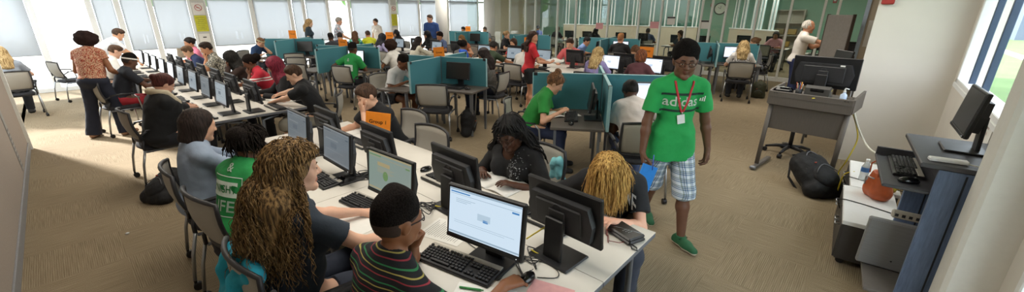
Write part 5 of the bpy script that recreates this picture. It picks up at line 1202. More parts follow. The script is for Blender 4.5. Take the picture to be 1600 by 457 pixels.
# ================================================================ classroom behind the glass
for i, (x, y, lb) in enumerate([(15.4, 5.0, 'behind the glass right of the walking man'), (15.6, 7.3, 'behind the glass above the boy in light blue'), (15.5, 9.7, 'behind the glass by the cluttered column'), (16.6, 3.1, 'behind the glass left of the old man'), (15.2, .9, 'behind the glass, just left of the old man')]):
    dup(TABLE, (x, y, 0), 0, 'white folding table %s' % lb, 'table', 'tables in the glass-walled classroom')
    for j in range(2): monitor(x-.1, y-.45+.9*j, 0., 'off', 'dark monitor %s, %s' % (lb, ['right one', 'left one'][j]), .74, 'monitors in the glass-walled classroom')
    chair(x-.75, y-.3, 0, 'mesh-backed chair at the table %s' % lb)
t = thing('bookcase', (19.62, 2.85, 0), 0, 'pale metal bookcase against the green classroom wall', 'bookcase'); bm_ = mat('shelf_cream', 'b8b0a0', .6)
b = MB(); b.box((0, -.55, 1.0), (.4, .04, 2.0)); b.box((0, .55, 1.0), (.4, .04, 2.0)); b.box((.19, 0, 1.0), (.02, 1.1, 2.0)); b.build('frame', bm_, t)
for k in range(5): b = MB(); b.box((0, 0, .10+.47*k), (.4, 1.08, .03)); b.build('shelf', bm_, t)
for k, (y, z, c_) in enumerate([(2.6, 1.06, 'a98a52'), (3.0, 1.06, '8a7b5a'), (2.75, .59, 'b5904a')]): b = MB(); b.box((19.55, y, z+.125), (.26, .3, .2), None, .004); tag(b.build('storage_box', mat('box_'+c_, c_, .8)), '%s cardboard box on the pale bookcase' % ['upper right', 'upper left', 'lower'][k], 'box')
mat('pink_card', 'e6a9ae', .7)
for i, (x, y, z, lb) in enumerate([(13.998, 7.9, 1.42, 'square pink card taped to the glass near the column of mullions'), (13.998, 5.8, 1.5, 'small pale pink card taped to the glass above the boy in light blue')]):
    b = MB(); b.box((x, y, z), (.004, .30, .22)); tag(b.build('glass_card', MATS['pink_card']), lb, 'notice')
for i, (y, z, lb) in enumerate([(5.25, 1.65, 'left'), (4.18, 1.55, 'right')]): b = MB(); b.box((13.998, y, z), (.005, .26, .26)); b.box((13.993, y, z+.10), (.005, .26, .05), None, 0, 1); tag(b.build('door_plate', [M['paper'], M['char']]), 'white door plate with dark header on the %s glass door' % lb, 'sign')
b = MB(); b.cyl((1.6, 4.95, .012), (1.64, 4.95, .012), .012, n=8)
for k, (x, y) in enumerate([(.05, 4.75)]): b = MB(); b.ell((x, y, .010), (.016, .010, .010), None, 8, 6); tag(b.build('cup_lid', M['white']), 'tiny white scrap lying on the open carpet', 'scrap')
# ================================================================ people
def stripes_mat():
    m, N, L, b = nodes_of('striped_knit'); tc = N.new('ShaderNodeTexCoord'); sp = N.new('ShaderNodeSeparateXYZ'); L.new(tc.outputs['Object'], sp.inputs[0])
    mt = N.new('ShaderNodeMath'); mt.operation = 'MULTIPLY_ADD'; mt.inputs[1].default_value = .25; L.new(sp.outputs[1], mt.inputs[0]); L.new(sp.outputs[2], mt.inputs[2])
    mo = N.new('ShaderNodeMath'); mo.operation = 'MODULO'; mo.inputs[1].default_value = .062; L.new(mt.outputs[0], mo.inputs[0])
    dv = N.new('ShaderNodeMath'); dv.operation = 'DIVIDE'; dv.inputs[1].default_value = .062; L.new(mo.outputs[0], dv.inputs[0])
    rp = ramp_bands(N, L, dv.outputs[0], [(0, '16161b'), (.16, '8f2f3a'), (.23, '16161b'), (.47, 'a89a52'), (.54, '16161b'), (.76, '2f7a4c'), (.84, '16161b')])
    L.new(rp.outputs[0], b.inputs['Base Color']); b.inputs['Roughness'].default_value = .9
    n2 = N.new('ShaderNodeTexNoise'); n2.inputs['Scale'].default_value = 25; L.new(tc.outputs['Object'], n2.inputs['Vector']); bp = N.new('ShaderNodeBump'); bp.inputs['Strength'].default_value = .3; bp.inputs['Distance'].default_value = .006; L.new(n2.outputs[0], bp.inputs['Height']); L.new(bp.outputs[0], b.inputs['Normal'])
    return m
def plaid_mat():
    m, N, L, b = nodes_of('plaid_cotton'); tc = N.new('ShaderNodeTexCoord'); sp = N.new('ShaderNodeSeparateXYZ'); L.new(tc.outputs['Object'], sp.inputs[0]); fac = []
    mxy = N.new('ShaderNodeMath'); mxy.operation = 'MULTIPLY_ADD'; mxy.inputs[1].default_value = .6; L.new(sp.outputs[1], mxy.inputs[0]); L.new(sp.outputs[0], mxy.inputs[2])
    for src in (mxy.outputs[0], sp.outputs[2]):
        ad = N.new('ShaderNodeMath'); ad.operation = 'ADD'; ad.inputs[1].default_value = 3.; L.new(src, ad.inputs[0])
        mo = N.new('ShaderNodeMath'); mo.operation = 'MODULO'; mo.inputs[1].default_value = .062; L.new(ad.outputs[0], mo.inputs[0])
        dv = N.new('ShaderNodeMath'); dv.operation = 'DIVIDE'; dv.inputs[1].default_value = .062; L.new(mo.outputs[0], dv.inputs[0])
        fac.append(ramp_bands(N, L, dv.outputs[0], [(0, 'e8ecf0'), (.30, '8fa2b8'), (.45, 'e8ecf0'), (.55, '5f7186'), (.62, 'c3cdd8'), (.80, '9fa9a0'), (.88, 'e8ecf0')]))
    mx = N.new('ShaderNodeMix'); mx.data_type = 'RGBA'; mx.blend_type = 'MULTIPLY'; mx.inputs[0].default_value = 1; L.new(fac[0].outputs[0], mx.inputs[6]); L.new(fac[1].outputs[0], mx.inputs[7]); L.new(mx.outputs[2], b.inputs['Base Color']); b.inputs['Roughness'].default_value = .9
    return m
def print_mat(name, cols, scale, kind='noise'):
    m, N, L, b = nodes_of(name); tc = N.new('ShaderNodeTexCoord')
    t = N.new('ShaderNodeTexVoronoi') if kind == 'cell' else N.new('ShaderNodeTexNoise'); t.inputs['Scale'].default_value = scale; L.new(tc.outputs['Object'], t.inputs['Vector'])
    n = len(cols); rp = ramp_bands(N, L, t.outputs[0], [((.05+.7*i/n) if kind == 'cell' else (.30+.40*i/n) if i else 0, c) for i, c in enumerate(cols)]); L.new(rp.outputs[0], b.inputs['Base Color']); b.inputs['Roughness'].default_value = .85; return m
def band_mat(name, base, band, z0, z1, z2=None, z3=None):
    m, N, L, b = nodes_of(name); tc = N.new('ShaderNodeTexCoord'); sp = N.new('ShaderNodeSeparateXYZ'); L.new(tc.outputs['Object'], sp.inputs[0])
    st = [(0, base), (z0, band), (z1, base)]+([(z2, band), (z3, base)] if z2 else [])
    rp = ramp_bands(N, L, sp.outputs[2], st); L.new(rp.outputs[0], b.inputs['Base Color']); b.inputs['Roughness'].default_value = .85; return m
def decal(root, V, F, u0, v0, side, m, name='shirt_print', off=.004):
    I = INFO[root.name]; sh = I['shirt']; me = sh.data
    bv = BVHTree.FromPolygons([v.co for v in me.vertices], [tuple(p.vertices) for p in me.polygons])
    f = I['f']*side; ex = -I['r']*side; out = []                     # viewer's right when looking at the chest / back
    for v in V:
        o = I['Ch']+ex*(u0+v[0])+I['u']*(v0+v[1])+f*.5; hit = bv.ray_cast(Vector(o), Vector(-f), 1.)
        out.append(np.array(hit[0])+f*off if hit[0] is not None else o-f*.37)
    b = MB(); b.add(out, F); b.add(out, [q[::-1] for q in F]); return b.build(name, m, root)
def ptext(root, txt, size, u, v, side=1, col='e9e7e2', sx=1., rot=0.):
    V, F = text_mesh(txt, size, sx); c, s_ = math.cos(rot), math.sin(rot); V = [np.array([q[0]*c-q[1]*s_, q[0]*s_+q[1]*c, 0]) for q in V]
    return decal(root, V, F, u, v, side, mat('print_'+col, col, .8), 'lettering')
def pbar(root, u0, v0, u1, v1, side=1, col='e9e7e2', n=10, name='printed_band'):
    V = [np.array([u0+(u1-u0)*i/n, v0+(v1-v0)*j, 0]) for j in (0, 1) for i in range(n+1)]; F = [(i, i+1, n+2+i, n+1+i) for i in range(n)]
    return decal(root, V, F, 0, 0, side, mat('print_'+col, col, .8), name)
R9 = math.radians
SIT = 'mesh-backed rolling chairs'
def seated(x, y, deg, label, who=None, ch=True, cxy=None, **k):
    p = person(x, y, R9(deg), label, **k)
    if cxy: chair(cxy[0], cxy[1], R9(cxy[2]), 'mesh-backed chair under %s' % who)
    elif ch: chair(p.location[0]-.03*math.cos(R9(deg)), p.location[1]-.03*math.sin(R9(deg)), R9(deg), 'mesh-backed chair under %s' % (who or label.replace('person', 'the person', 1)))
    return p
def FACE(q=1, y=.125, z=-.10, x=.02): return dict(face=(q*x, y, z), hd=(-q*.15, -.30, 1), hn=(0, -1, .1), hint=(q*.5, .6, -1), k=.35)
def CHIN(q=1): return dict(face=(q*.045, .10, -.165), hd=(-q*.35, .0, 1), hn=(-q*.5, -.8, .2), hint=(q*.6, .5, -1), k=.75)
def T(x, y, z=.775, **k): return dict(wp=(x, y, z), **k)
# ---- near table, west side (facing east)
p = seated(.83, 1.375, 2, 'person with dark fade haircut and glasses, black shirt with red, yellow and green stripes', 'the man in the striped shirt', cxy=(.60, 1.36, 2), h=.0058, s=1.0, w=1.02, hzt=1.09, hsc=1.06, nkl=.088, skin='8a5a3e', hair='15100e', hs='fade', tmat=stripes_mat(), lean=18, hp=4, hy=-4, glasses='thick', L=CHIN(-1), R=T(1.12, 1.02, .775, k=.45, d=(.2, 1, -.1)), bottom='2b3038', seed=1)
p = seated(.65, 1.97, 0, 'person with long curly golden-brown hair in a slate blue tee, looking to the side', 'the curly-haired woman in slate blue', cxy=(.585, 1.97, 0), h=.006, w=1.18, hzt=1.235, hsc=1.07, fem=True, skin='e0b096', hair='4e3b28', hair2='9c7b50', hs='curly', nstr=1150, top='2c3643', lean=7, hp=4, hy=-14, R=T(1.04, 1.70), L=T(1.04, 2.15), bottom='232a3a', seed=2)
p = seated(.74, 3.02, 18, 'person with dark twisted hair, green tee with white framed slogan on the back', 'the person in the green slogan tee', cxy=(.61, 2.92, 8), h=.008, fem=True, w=1.1, skin='6b4530', hair='17120f', hs='twists', nstr=260, top='1f8a46', hzt=1.11, lean=13, hp=22, hy=8, L=T(1.05, 3.40), R=T(1.0, 3.0), bottom='2b3038', seed=3)
for (u0, v0, u1, v1) in [(-.13, .075, .13, .08), (-.13, -.185, .13, -.18), (-.13, -.18, -.125, .075), (.125, -.18, .13, .075)]: pbar(p, u0, v0, u1, v1, -1, 'd9e6dc', 8, 'printed_frame')
pbar(p, -.105, -.055, .105, .045, -1, 'd9e6dc'); ptext(p, 'KNIGHT', .070, 0, -.006, -1, '1f8a46', .8); ptext(p, 'LIFE', .105, 0, -.120, -1, 'd9e6dc', 1.1); ptext(p, '&', .08, .02, .135, -1, 'd9e6dc')
p = seated(.60, 3.64, 5, 'person with a straight dark brown bob in a pale blue denim shirt, seen from behind', 'the woman in pale blue with the dark bob', cxy=(.585, 3.58, -6), h=.009, fem=True, skin='c99b80', hair='211713', hs='bob', nstr=0, top='8d9bb0', sleeve='long', hzt=1.15, lean=6, hp=14, R=T(.98, 3.65), L=T(.98, 3.95), seed=4)
p = seated(.76, 6.05, 14, 'person in a black sweater with a cream scarf collar and dark red tied hair, writing', 'the woman in the black sweater and cream scarf', cxy=(.59, 6.2, 4), h=.009, fem=True, w=1.22, skin='d3a28a', hair='3f1a16', hs='bun', top='0f1013', sleeve='elbow', hzt=1.16, lean=9, hp=28, glasses=True, L=T(1.05, 6.55), R=T(1.05, 6.35), bottom='1f2026', seed=5)
b = MB(); I = INFO[p.name]; N_, f_, r_, u_ = I['N'], I['f'], I['r'], I['u']
b.tube([N_+f_*.19+r_*.05-u_*.20, N_+f_*.15+r_*.08-u_*.06, N_+r_*.11+f_*.03+u_*.05, N_-f_*.095+u_*.055, N_-r_*.11+f_*.03+u_*.05, N_+f_*.15-r_*.08-u_*.06, N_+f_*.19-r_*.05-u_*.20], [.03, .035, .035, .038, .035, .035, .03], 10); b.build('scarf', mat('cream_knit', 'cdbfa4', .95, bump=.5, bscale=60), p)
seated(.80, 9.2, 8, 'person with a white headband over short dark hair in a dark navy tee', 'the person in the white headband', h=.013, skin='5a3a2a', hair='14110f', hs='fade', top='161a24', lean=20, hp=22, headband='e3ddd8', L=T(1.1, 9.5), R=T(1.1, 9.1), bottom='9f2430', seed=6)
seated(.82, 11.4, 8, 'person with brown hair in a white tee, bent over the far left table', 'the boy in the white tee', h=.014, skin='d8aa90', hair='4a3526', hs='short', top='dcdad4', lean=22, hp=30, s=1.06, seed=7)
person(1.05, 12.75, R9(10), 'person with cropped brown hair leaning over the table behind the boy in the white tee', pose='stand', lean=42, hp=30, h=.015, skin='c99a7a', hair='3a2a20', hs='short', top='d9dde2', s=1.03, seed=8, L=T(1.35, 12.95, .79), R=T(1.35, 12.6, .79))
seated(-.70, 12.1, 95, 'person with long blonde hair in a grey shirt, cut off by the left edge', 'the blonde in grey at the left edge', h=.013, fem=True, skin='d8b09a', hair='a88350', hair2='d9bd8a', hs='long', top='9aa2ad', lean=6, hp=5, seed=9)
p = person(.38, 9.2, R9(58), 'person standing with big rounded dark hair, rust patterned top and flared navy trousers, back turned', pose='stand', h=.009, s=.96, w=1.18, fem=True, skin='8a5c40', hair='2a1e1c', hs='bigafro', tmat=print_mat('rust_pattern', ['7a2f24', 'a8543a', 'cfae90', '8a5a40', 'a8452f'], 44), sleeve='cap', legs='flare', bottom='1b2030', lean=10, hp=20, tlen=.05, shoe='b08a70', sole='8a6a55', feet=[(-.20, -.05, .085, -.2, 1, 0), (.22, .0, .085, .35, 1, 0)], L=dict(p=(-.18, .30, .98), d=(0, 1, 0)), R=dict(p=(.20, .27, .97), d=(-.3, 1, 0)), seed=10)
# ---- near and far table, east side (facing west)
p = seated(2.14, 1.07, 210, 'person with messy blonde hair bowed low over the table in a black lettered tee', 'the blonde person bowed over the table', h=.006, w=1.12, hzt=1.02, hsc=1.0, fem=True, skin='dca88f', hair='9c7038', hair2='e2b86e', hs='messy', nstr=1100, top='121318', ch=False, nkl=.025, lean=27, hp=52, hy=-20, L=T(1.99, .92, .775, k=.6), R=T(1.98, 1.28, .775), bottom='2a2f3c', seed=11)
ptext(p, 'NIGIT OME', .062, 0.0, .09, 1, 'e6e6e6', 1.0); ptext(p, 'LIVE', .05, 0, .02, 1, 'e6e6e6')
p = seated(2.11, 1.87, 184, 'person with long black braids and thin glasses in a black cardigan with sequins, reading', 'the braided woman in black', h=.0062, w=1.25, hzt=1.12, hsc=1.05, fem=True, skin='4f3224', hair='0f0d0d', hs='braids', nstr=230, top='0e0e11', sleeve='elbow', lean=12, hp=30, hy=8, glasses=True, R=T(2.0, 2.05, .775), L=T(1.99, 1.70, .775), bottom='1c1e26', seed=12, open_neck=.8)
b = MB(); rg = np.random.default_rng(3); I = INFO[p.name]; bv = BVHTree.FromPolygons([v.co for v in I['shirt'].data.vertices], [tuple(q.vertices) for q in I['shirt'].data.polygons])
for i in range(70):
    o = I['Ch']-I['r']*(.09+rg.normal()*.03)+I['u']*(.06+rg.normal()*.05)+I['f']*.4; hit = bv.ray_cast(Vector(o), Vector(-I['f']), .6)
    if hit[0] is not None: b.box(np.array(hit[0])+I['f']*.002, (.006, .006, .006), rotx(rg.uniform(0, 3)))
if b.F: b.build('sequins', M['chrome'], p)
p = seated(2.0, 3.69, 180, 'person hiding the face in a hand, black tee, behind the Group 1 card', 'the boy hiding his face', h=.0075, skin='d6a78c', hair='3a281c', hs='short', top='111216', lean=22, hp=26, L=FACE(-1), R=T(1.78, 3.95), bottom='3a3d45', seed=13)
p = seated(2.06, 5.66, 148, 'person in a black tee with small orange chest mark, forearms on the table', 'the boy in black with the orange mark', h=.008, skin='dcae92', hair='3f2c1e', hs='short', top='121317', lean=20, hp=22, hy=10, L=T(1.84, 5.95), R=T(1.98, 6.38), bottom='8a8578', legs='knee', seed=14)
pbar(p, -.10, .05, -.045, .066, 1, 'd9532a', 4, 'chest_mark')
seated(2.15, 6.58, 165, 'person in a maroon headscarf and black sweater at the far table row', 'the woman in the maroon headscarf', h=.010, fem=True, w=1.1, skin='c08e70', hair='6a1a2c', hs='hijab', top='17171b', sleeve='long', lean=14, hp=18, L=T(1.9, 6.5), R=T(1.9, 6.8), seed=15)
p = seated(2.12, 7.65, 168, 'person with black puff hair, chin on hand, red tee with white sleeve stripes', 'the woman in red with sleeve stripes', h=.010, fem=True, skin='6a4530', hair='17110f', hs='puff', tmat=band_mat('red_banded', 'b82436', 'e3dcd8', .845, .865, .885, .905), lean=22, hp=22, L=CHIN(-1), R=T(1.85, 7.8), seed=16)
seated(2.12, 8.65, 168, 'person in a black hood and dark brown long-sleeved top, hand against the forehead', 'the person in the dark brown top', h=.011, fem=True, skin='6a4634', hair='15130f', hs='hijab', top='35241d', sleeve='long', lean=24, hp=24, L=FACE(-1), R=T(1.85, 8.8), seed=17)
p = seated(2.10, 10.2, 172, 'bearded person in a black and white patterned shirt, hand at the mouth', 'the bearded man in the patterned shirt', h=.011, s=1.08, skin='c8906c', hair='2a1c14', hs='short', beard='2a1c14', tmat=print_mat('leaf_print', ['2c2b28', 'c9c3b2', '4a4a45', 'd8d2c4'], 22), lean=16, hp=20, L=CHIN(-1), R=T(1.85, 10.3), seed=18)
seated(1.94, 11.1, 172, 'person with light brown hair in a navy tee, bent forward in the far row', 'the man in the navy tee', h=.013, skin='d8aa88', hair='5a4330', hs='short', top='26355e', lean=28, hp=28, seed=19)
seated(2.22, 12.3, 185, 'person in a pink shirt with dark hair, behind the man in the navy tee', 'the person in pink', h=.014, fem=True, s=1.04, skin='b88464', hair='1c1614', hs='bun', top='e07f9a', lean=8, hp=10, seed=20)
chair(2.24, 1.25, R9(153), 'mesh-backed chair under the blonde person bowed over the table')
# ---- cubicles, near
x, y, f = cub_pt(cw[0], 2, .36, .50)
p = seated(4.03, 2.82, -57, 'person with a high brown bun in a green tee reading at the near cubicle desk', 'the girl in the green tee', h=.008, fem=True, skin='d8a68a', hair='4a3220', hair2='8a6242', hs='highbun', nstr=90, top='2a8a3a', lean=26, hp=34, R=T(x-.10, y-.02, .785), L=T(x+.06, y+.06, .785), bottom='2a3350', seed=21)
ptext(p, 'K', .16, 0, .0, -1, 'e6e6de'); ptext(p, 'LIFE', .06, 0, -.1, -1, 'e6e6de')
x, y, f = cub_pt(cw[0], 3, .45, .45)
p = seated(4.34, 1.99, 40, 'person with a dark bun slumped forward on the desk in a white tee, back turned', 'the slumped woman in the white tee', h=.009, fem=True, w=1.25, skin='553628', hair='14110f', hs='bun', top='c9beb8', lean=34, hp=42, hy=10, hzt=1.10, L=T(x-.22, y+.12, .785), R=T(x+.2, y-.1, .785), bottom='4a5a80', seed=22)
x, y, f = cub_pt(cw[1], 2, .42, .42)
seated(3.96, 5.95, -72, 'person in a white tee resting the head on one hand over a book', 'the young man in the white tee by the cubicle', h=.010, skin='7a4f36', hair='17120f', hs='fade', top='dcdcdc', lean=26, hp=28, L=FACE(-1, .06, -.08, .07), R=T(x-.12, y-.04, .785), legs='short', bottom='1d1e22', seed=23)
x, y, f = cub_pt(cw[2], 3, .45, .45)
p = seated(4.22, 8.15, 20, 'person with close-cropped hair in a green tee at a lit cubicle screen', 'the boy in green at the lit screen', h=.012, skin='5f3e2b', hair='14110f', hs='fade', top='239046', lean=10, hp=8, R=T(x+.25, y-.2, .785), L=T(x-.1, y+.1, .785), seed=24)
ptext(p, '&', .10, 0, .10, -1, 'd9e6dc'); pbar(p, -.11, -.13, .11, .0, -1, 'cfe0d4'); ptext(p, 'KNIGHT', .06, 0, -.06, -1, '239046', .85)
seated(5.15, 8.2, 110, 'person with a mass of dark curly hair, white top, behind the boy in green', 'the big-haired person in white', h=.013, fem=True, skin='8a5c40', hair='2a1c16', hs='bigafro', top='d5d2cc', lean=10, hp=10, seed=25)
seated(5.30, 5.35, 108, 'person with shoulder-length dark hair in a mottled grey shirt beside the divider', 'the woman in mottled grey', h=.011, fem=True, skin='a87858', hair='231815', hs='long', tmat=print_mat('grey_mottle', ['55524f', '6f6b67', '5f5b57', '66625e'], 9), lean=10, hp=20, bottom='22283a', seed=26)
x, y, f = cub_pt(cw[3], 2, .5, .45)
seated(3.92, 12.78, -52, 'person in a navy tee with a patterned headband, head on hand beside the window cubicle', 'the person in navy by the window cubicle', h=.014, skin='d3a284', hair='6a4c34', hs='short', top='27426a', lean=26, hp=28, L=FACE(-1, .07, -.09, .06), seed=27, headband='c9c39a')
# ---- middle block
seated(6.88, 6.60, 5, 'person in a dark olive green tee, right arm stretched over the table', 'the man in dark green', h=.012, skin='b98260', hair='1a1512', hs='short', top='2c3a26', lean=18, hp=18, R=T(7.25, 6.25), L=T(7.2, 6.8), seed=28)
seated(6.62, 7.35, 5, 'person with black hair in a grey hooded top beside a blue bag', 'the person in the grey hooded top', h=.013, skin='6a4832', hair='15110f', hs='puff', fem=True, top='5f5c5a', sleeve='long', lean=16, hp=20, seed=29)
seated(6.90, 5.65, 0, 'person with a dark bun in a pale grey tee left of the red-shirt woman', 'the person in pale grey', h=.012, fem=True, skin='b5835f', hair='1d1512', hs='bun', top='c4c0ba', lean=12, hp=20, seed=30)
seated(6.86, 3.85, 0, 'person with a long blonde braid in a lavender printed tee, back turned', 'the woman in lavender', h=.010, fem=True, skin='d8a890', hair='a07c48', hair2='dcc08a', hs='longside', nstr=60, top='8f86b8', lean=12, hp=12, L=T(7.15, 4.0), R=T(7.15, 3.7), seed=31)
p_l = bpy.data.objects[[o.name for o in bpy.data.objects if o.get('label', '').startswith('person with a long blonde braid')][0]]
pbar(p_l, -.12, -.10, .10, -.06, -1, '4a9a5a', 8, 'printed_band'); pbar(p_l, -.10, -.13, .06, -.11, -1, 'c8505f', 8, 'printed_band')
seated(6.90, 3.02, 0, 'person with straight auburn hair in a maroon tee, back turned beside a lit screen', 'the woman in maroon', h=.010, fem=True, skin='d3a084', hair='4a2818', hair2='7f4a2c', hs='bobshort', top='4f2a30', lean=10, hp=8, L=T(7.15, 3.2), R=T(7.15, 2.8), seed=32)
seated(8.32, 3.80, 180, 'person with bowed brown wavy hair behind the maroon shirt woman\'s head', 'the bowed brown-haired person', h=.013, fem=True, skin='c99a7c', hair='5a3c26', hs='long', top='4a4f5a', lean=22, hp=38, seed=33)
seated(8.32, 5.45, 192, 'person in a salmon pink polo with dark brown hair, hand over the mouth', 'the boy in salmon pink', h=.011, s=1.06, skin='d8a284', hair='35241a', hs='short', top='dd6b6e', lean=14, hp=22, L=CHIN(-1), R=T(8.05, 5.6), legs='knee', bottom='8a7a5a', seed=34)
seated(8.32, 7.25, 180, 'small dark-haired person in a red top facing left across the table', 'the child in red', h=.013, s=.95, skin='d0a080', hair='3a271c', hs='bobshort', top='b5383c', lean=14, hp=18, fem=True, seed=35)
seated(6.82, 9.40, 0, 'person with long dark hair in a cream cardigan, arms on the table', 'the girl in the cream cardigan', h=.012, fem=True, skin='c99474', hair='1c1412', hs='long', top='cfcab8', sleeve='long', lean=20, hp=20, L=T(7.2, 9.6), R=T(7.2, 9.2), seed=36)
seated(8.35, 9.35, 195, 'person with long light brown hair leaning on bare arms by the divider', 'the long-haired girl on her arms', h=.012, fem=True, skin='d8a484', hair='5f4228', hair2='a07848', hs='long', top='a9623f', sleeve='cap', lean=24, hp=24, seed=37)
seated(8.32, 10.35, 180, 'person with a curly dark bob in a blue-grey top facing left', 'the curly-haired person facing left', h=.013, fem=True, skin='b07c5a', hair='1f1613', hs='afro', top='5a6a90', lean=12, hp=14, seed=38)
seated(8.60, 11.35, 180, 'person in a black hood below the standing man in the blue tee', 'the black-hooded person', h=.014, fem=True, skin='a87858', hair='121114', hs='hijab', top='15151a', sleeve='long', lean=10, hp=20, seed=39)
seated(6.85, 11.3, 0, 'person with a dark headscarf and lavender top at the far table', 'the lavender-topped person', h=.014, fem=True, skin='a87858', hair='1c1b22', hs='hijab', top='9a93b4', sleeve='long', lean=18, hp=20, seed=40)
seated(8.30, 12.75, 200, 'person in a long black headscarf and robe facing left near the window', 'the person in the long black headscarf', h=.014, fem=True, w=1.15, skin='b08468', hair='111015', hs='hijab', top='141318', sleeve='long', lean=12, hp=18, seed=41)
dup(TABLE, (6.3, 13.75, 0), PI/2, 'white folding table by the window, before the person in yellow', 'table', 'white tables by the window'); dup(TABLE, (8.15, 13.75, 0), PI/2, 'white folding table by the window, right of the person in yellow', 'table', 'white tables by the window')
seated(5.62, 12.1, 80, 'person with cropped dark hair in a dark top, head just above the teal divider', 'the dark-topped person above the divider', h=.014, skin='5a3a2a', hair='14110f', hs='fade', top='23242a', lean=6, seed=42)
seated(6.12, 12.55, 60, 'person in a dark blue and white tee below the standing blonde woman', 'the person in dark blue and white', h=.014, skin='c89878', hair='1d1714', hs='short', tmat=band_mat('navy_white', '27304a', 'dfe2e6', .62, .80), lean=8, seed=43)
seated(6.80, 12.85, 75, 'person with wavy brown hair in a green and blue top, turned right', 'the wavy-haired person in green and blue', h=.014, fem=True, skin='c89470', hair='4f3622', hs='long', tmat=print_mat('blue_green_dye', ['2f6fae', '4aa86a', '8fc0d8', '2f8a9a'], 5), lean=6, hy=-50, seed=44)
seated(7.28, 12.9, 85, 'person with short brown hair in a bright yellow tee, back turned', 'the person in yellow', h=.013, skin='c89070', hair='3a281c', hs='short', top='ccd02f', lean=6, w=1.1, seed=45)
# ---- standing adults in the back
person(5.75, 13.75, R9(-30), 'person standing with long blonde hair and a dark top by the window', pose='stand', h=.014, fem=True, s=1.0, skin='d8b094', hair='8a6a42', hair2='c9a878', hs='long', top='263640', lean=3, seed=46)
person(6.55, 13.35, R9(-20), 'person standing with short grey hair in a blue patterned short-sleeved shirt', pose='stand', h=.013, s=1.03, w=1.1, skin='cf9a80', hair='8a857f', hs='short', tmat=print_mat('floral_blue', ['8fa2b8', 'd9dde0', '6a7a90', 'c4a8a4'], 18), lean=4, hp=12, R=dict(p=(.2, .38, 1.05), d=(0, 1, .1)), seed=47)
person(8.35, 14.15, R9(200), 'person standing in glasses and pale top, right of the grey-haired man', pose='stand', h=.014, fem=True, s=.98, skin='d3a488', hair='2a1f1b', hs='bun', top='cdc6bd', lean=2, hp=5, glasses=True, seed=48)
person(9.05, 11.75, R9(215), 'person standing in a royal blue tee with short brown hair, looking left', pose='stand', h=.012, s=1.07, w=1.12, skin='d8a890', hair='4a3a30', hs='short', top='2c4a85', lean=4, hp=8, hy=-35, seed=49)
# ---- far right
x, y, f = cub_pt(cw[6], 2, .45, .45)
seated(10.25, 6.15, -76, 'person with black hair in a light blue tee writing at the cubicle desk', 'the boy in light blue', h=.012, skin='c99472', hair='121012', hs='short', top='7f9ad0', lean=24, hp=26, R=T(x-.05, y), L=T(x+.1, y+.1), seed=50)
seated(10.45, 5.22, 14, 'person with cropped ginger hair in a black tee, back turned to a lit screen', 'the man in black with cropped ginger hair', h=.012, s=1.04, w=1.12, skin='dca486', hair='8a5a38', hair2='b5845a', hs='fade', top='17171a', lean=4, hp=4, seed=51)
p = seated(10.40, 2.22, 17, 'person with long blonde hair in a white tee lettered across the shoulders, back turned', 'the blonde woman in the lettered tee', h=.010, fem=True, w=1.05, skin='d8a88c', hair='8a6a3c', hair2='dcc08c', hs='long', nstr=80, top='e0dedc', lean=6, hp=8, seed=52)
ptext(p, 'FLORIDA', .085, 0, .03, -1, '3a3f48', 1.05)
seated(12.1, 2.35, 107, 'person with light brown hair just above the divider beside the blonde woman', 'the brown-haired person behind the divider', h=.014, fem=True, skin='c99878', hair='5f4630', hs='bun', top='8a8f9a', seed=53)
seated(10.35, 9.3, -70, 'person with blonde tied-up hair in a black tee, chin on hand, turned right', 'the blonde in black with hair tied up', h=.013, fem=True, skin='d8a88c', hair='7a5c3c', hair2='b59468', hs='bun', top='1a1b1f', lean=10, hp=10, L=CHIN(-1), seed=54)
seated(12.0, 13.3, 190, 'person whose dark hair shows above the far left divider panel', 'the person behind the far divider, left', h=.014, skin='b5835f', hair='2a211c', hs='short', top='5a5f6a', seed=55)
seated(12.5, 12.5, 190, 'person whose grey-brown hair shows above the right end of the far divider', 'the person behind the far divider, right', h=.014, skin='c99878', hair='5a4f48', hs='short', top='8a8f9a', seed=56)
p = person(6.15, 4.85, R9(-38), 'long-haired person standing in a red tee and black shorts, holding papers', pose='stand', h=.0085, s=.93, fem=True, w=.95, skin='cf9676', hair='33211a', hs='long', nstr=60, top='c0232d', legs='short', bottom='17181c', lean=6, hp=2, hy=-62, R=dict(p=(.17, .36, 1.02), d=(-.5, .8, .1), n=(0, .1, 1), k=.4), L=dict(p=(-.10, .42, 1.0), d=(.3, .9, 0), n=(0, .1, 1), k=.4), tlen=-.10, seed=57)
R_ = rotz(p.rotation_euler[2]); o = np.array(p.location)
for i, (dx, dy, dz, a, lb) in enumerate([(.02, .50, 1.045, .3, 'white open pages held by the standing woman in red'), (.06, .56, 1.03, -.35, 'second white sheet under the pages held by the woman in red')]):
    q = o+R_.dot(np.array([dx, dy, dz])); sh_ = sheet(q[0], q[1], p.rotation_euler[2]+a, .30, .24, lb, z=q[2]); sh_.rotation_euler = (.12, .05, p.rotation_euler[2]+a)
p = person(10.45, 1.12, R9(-74), 'person standing with grey hair in a white short-sleeved polo, reading a raised paper', pose='stand', h=.010, s=1.04, w=.98, skin='c48f72', hair='b5b0a8', hs='bald', top='dbd6cf', bottom='26315a', lean=4, hp=6, beard=None, R=dict(p=(.12, .52, 1.40), d=(-.1, 1, .5), n=(0, .3, -1), k=.6), L=dict(p=(-.05, .48, 1.34), d=(.1, 1, .4), n=(0, .3, -1), k=.6), tlen=-.02, seed=58)
R_ = rotz(p.rotation_euler[2]); q = np.array(p.location)+R_.dot(np.array([.06, .66, 1.47])); s_ = sheet(q[0], q[1], 0, .20, .26, 'dark folded paper held up by the grey-haired man', z=q[2], m='edge'); s_.rotation_euler = (.5, 0, p.rotation_euler[2])
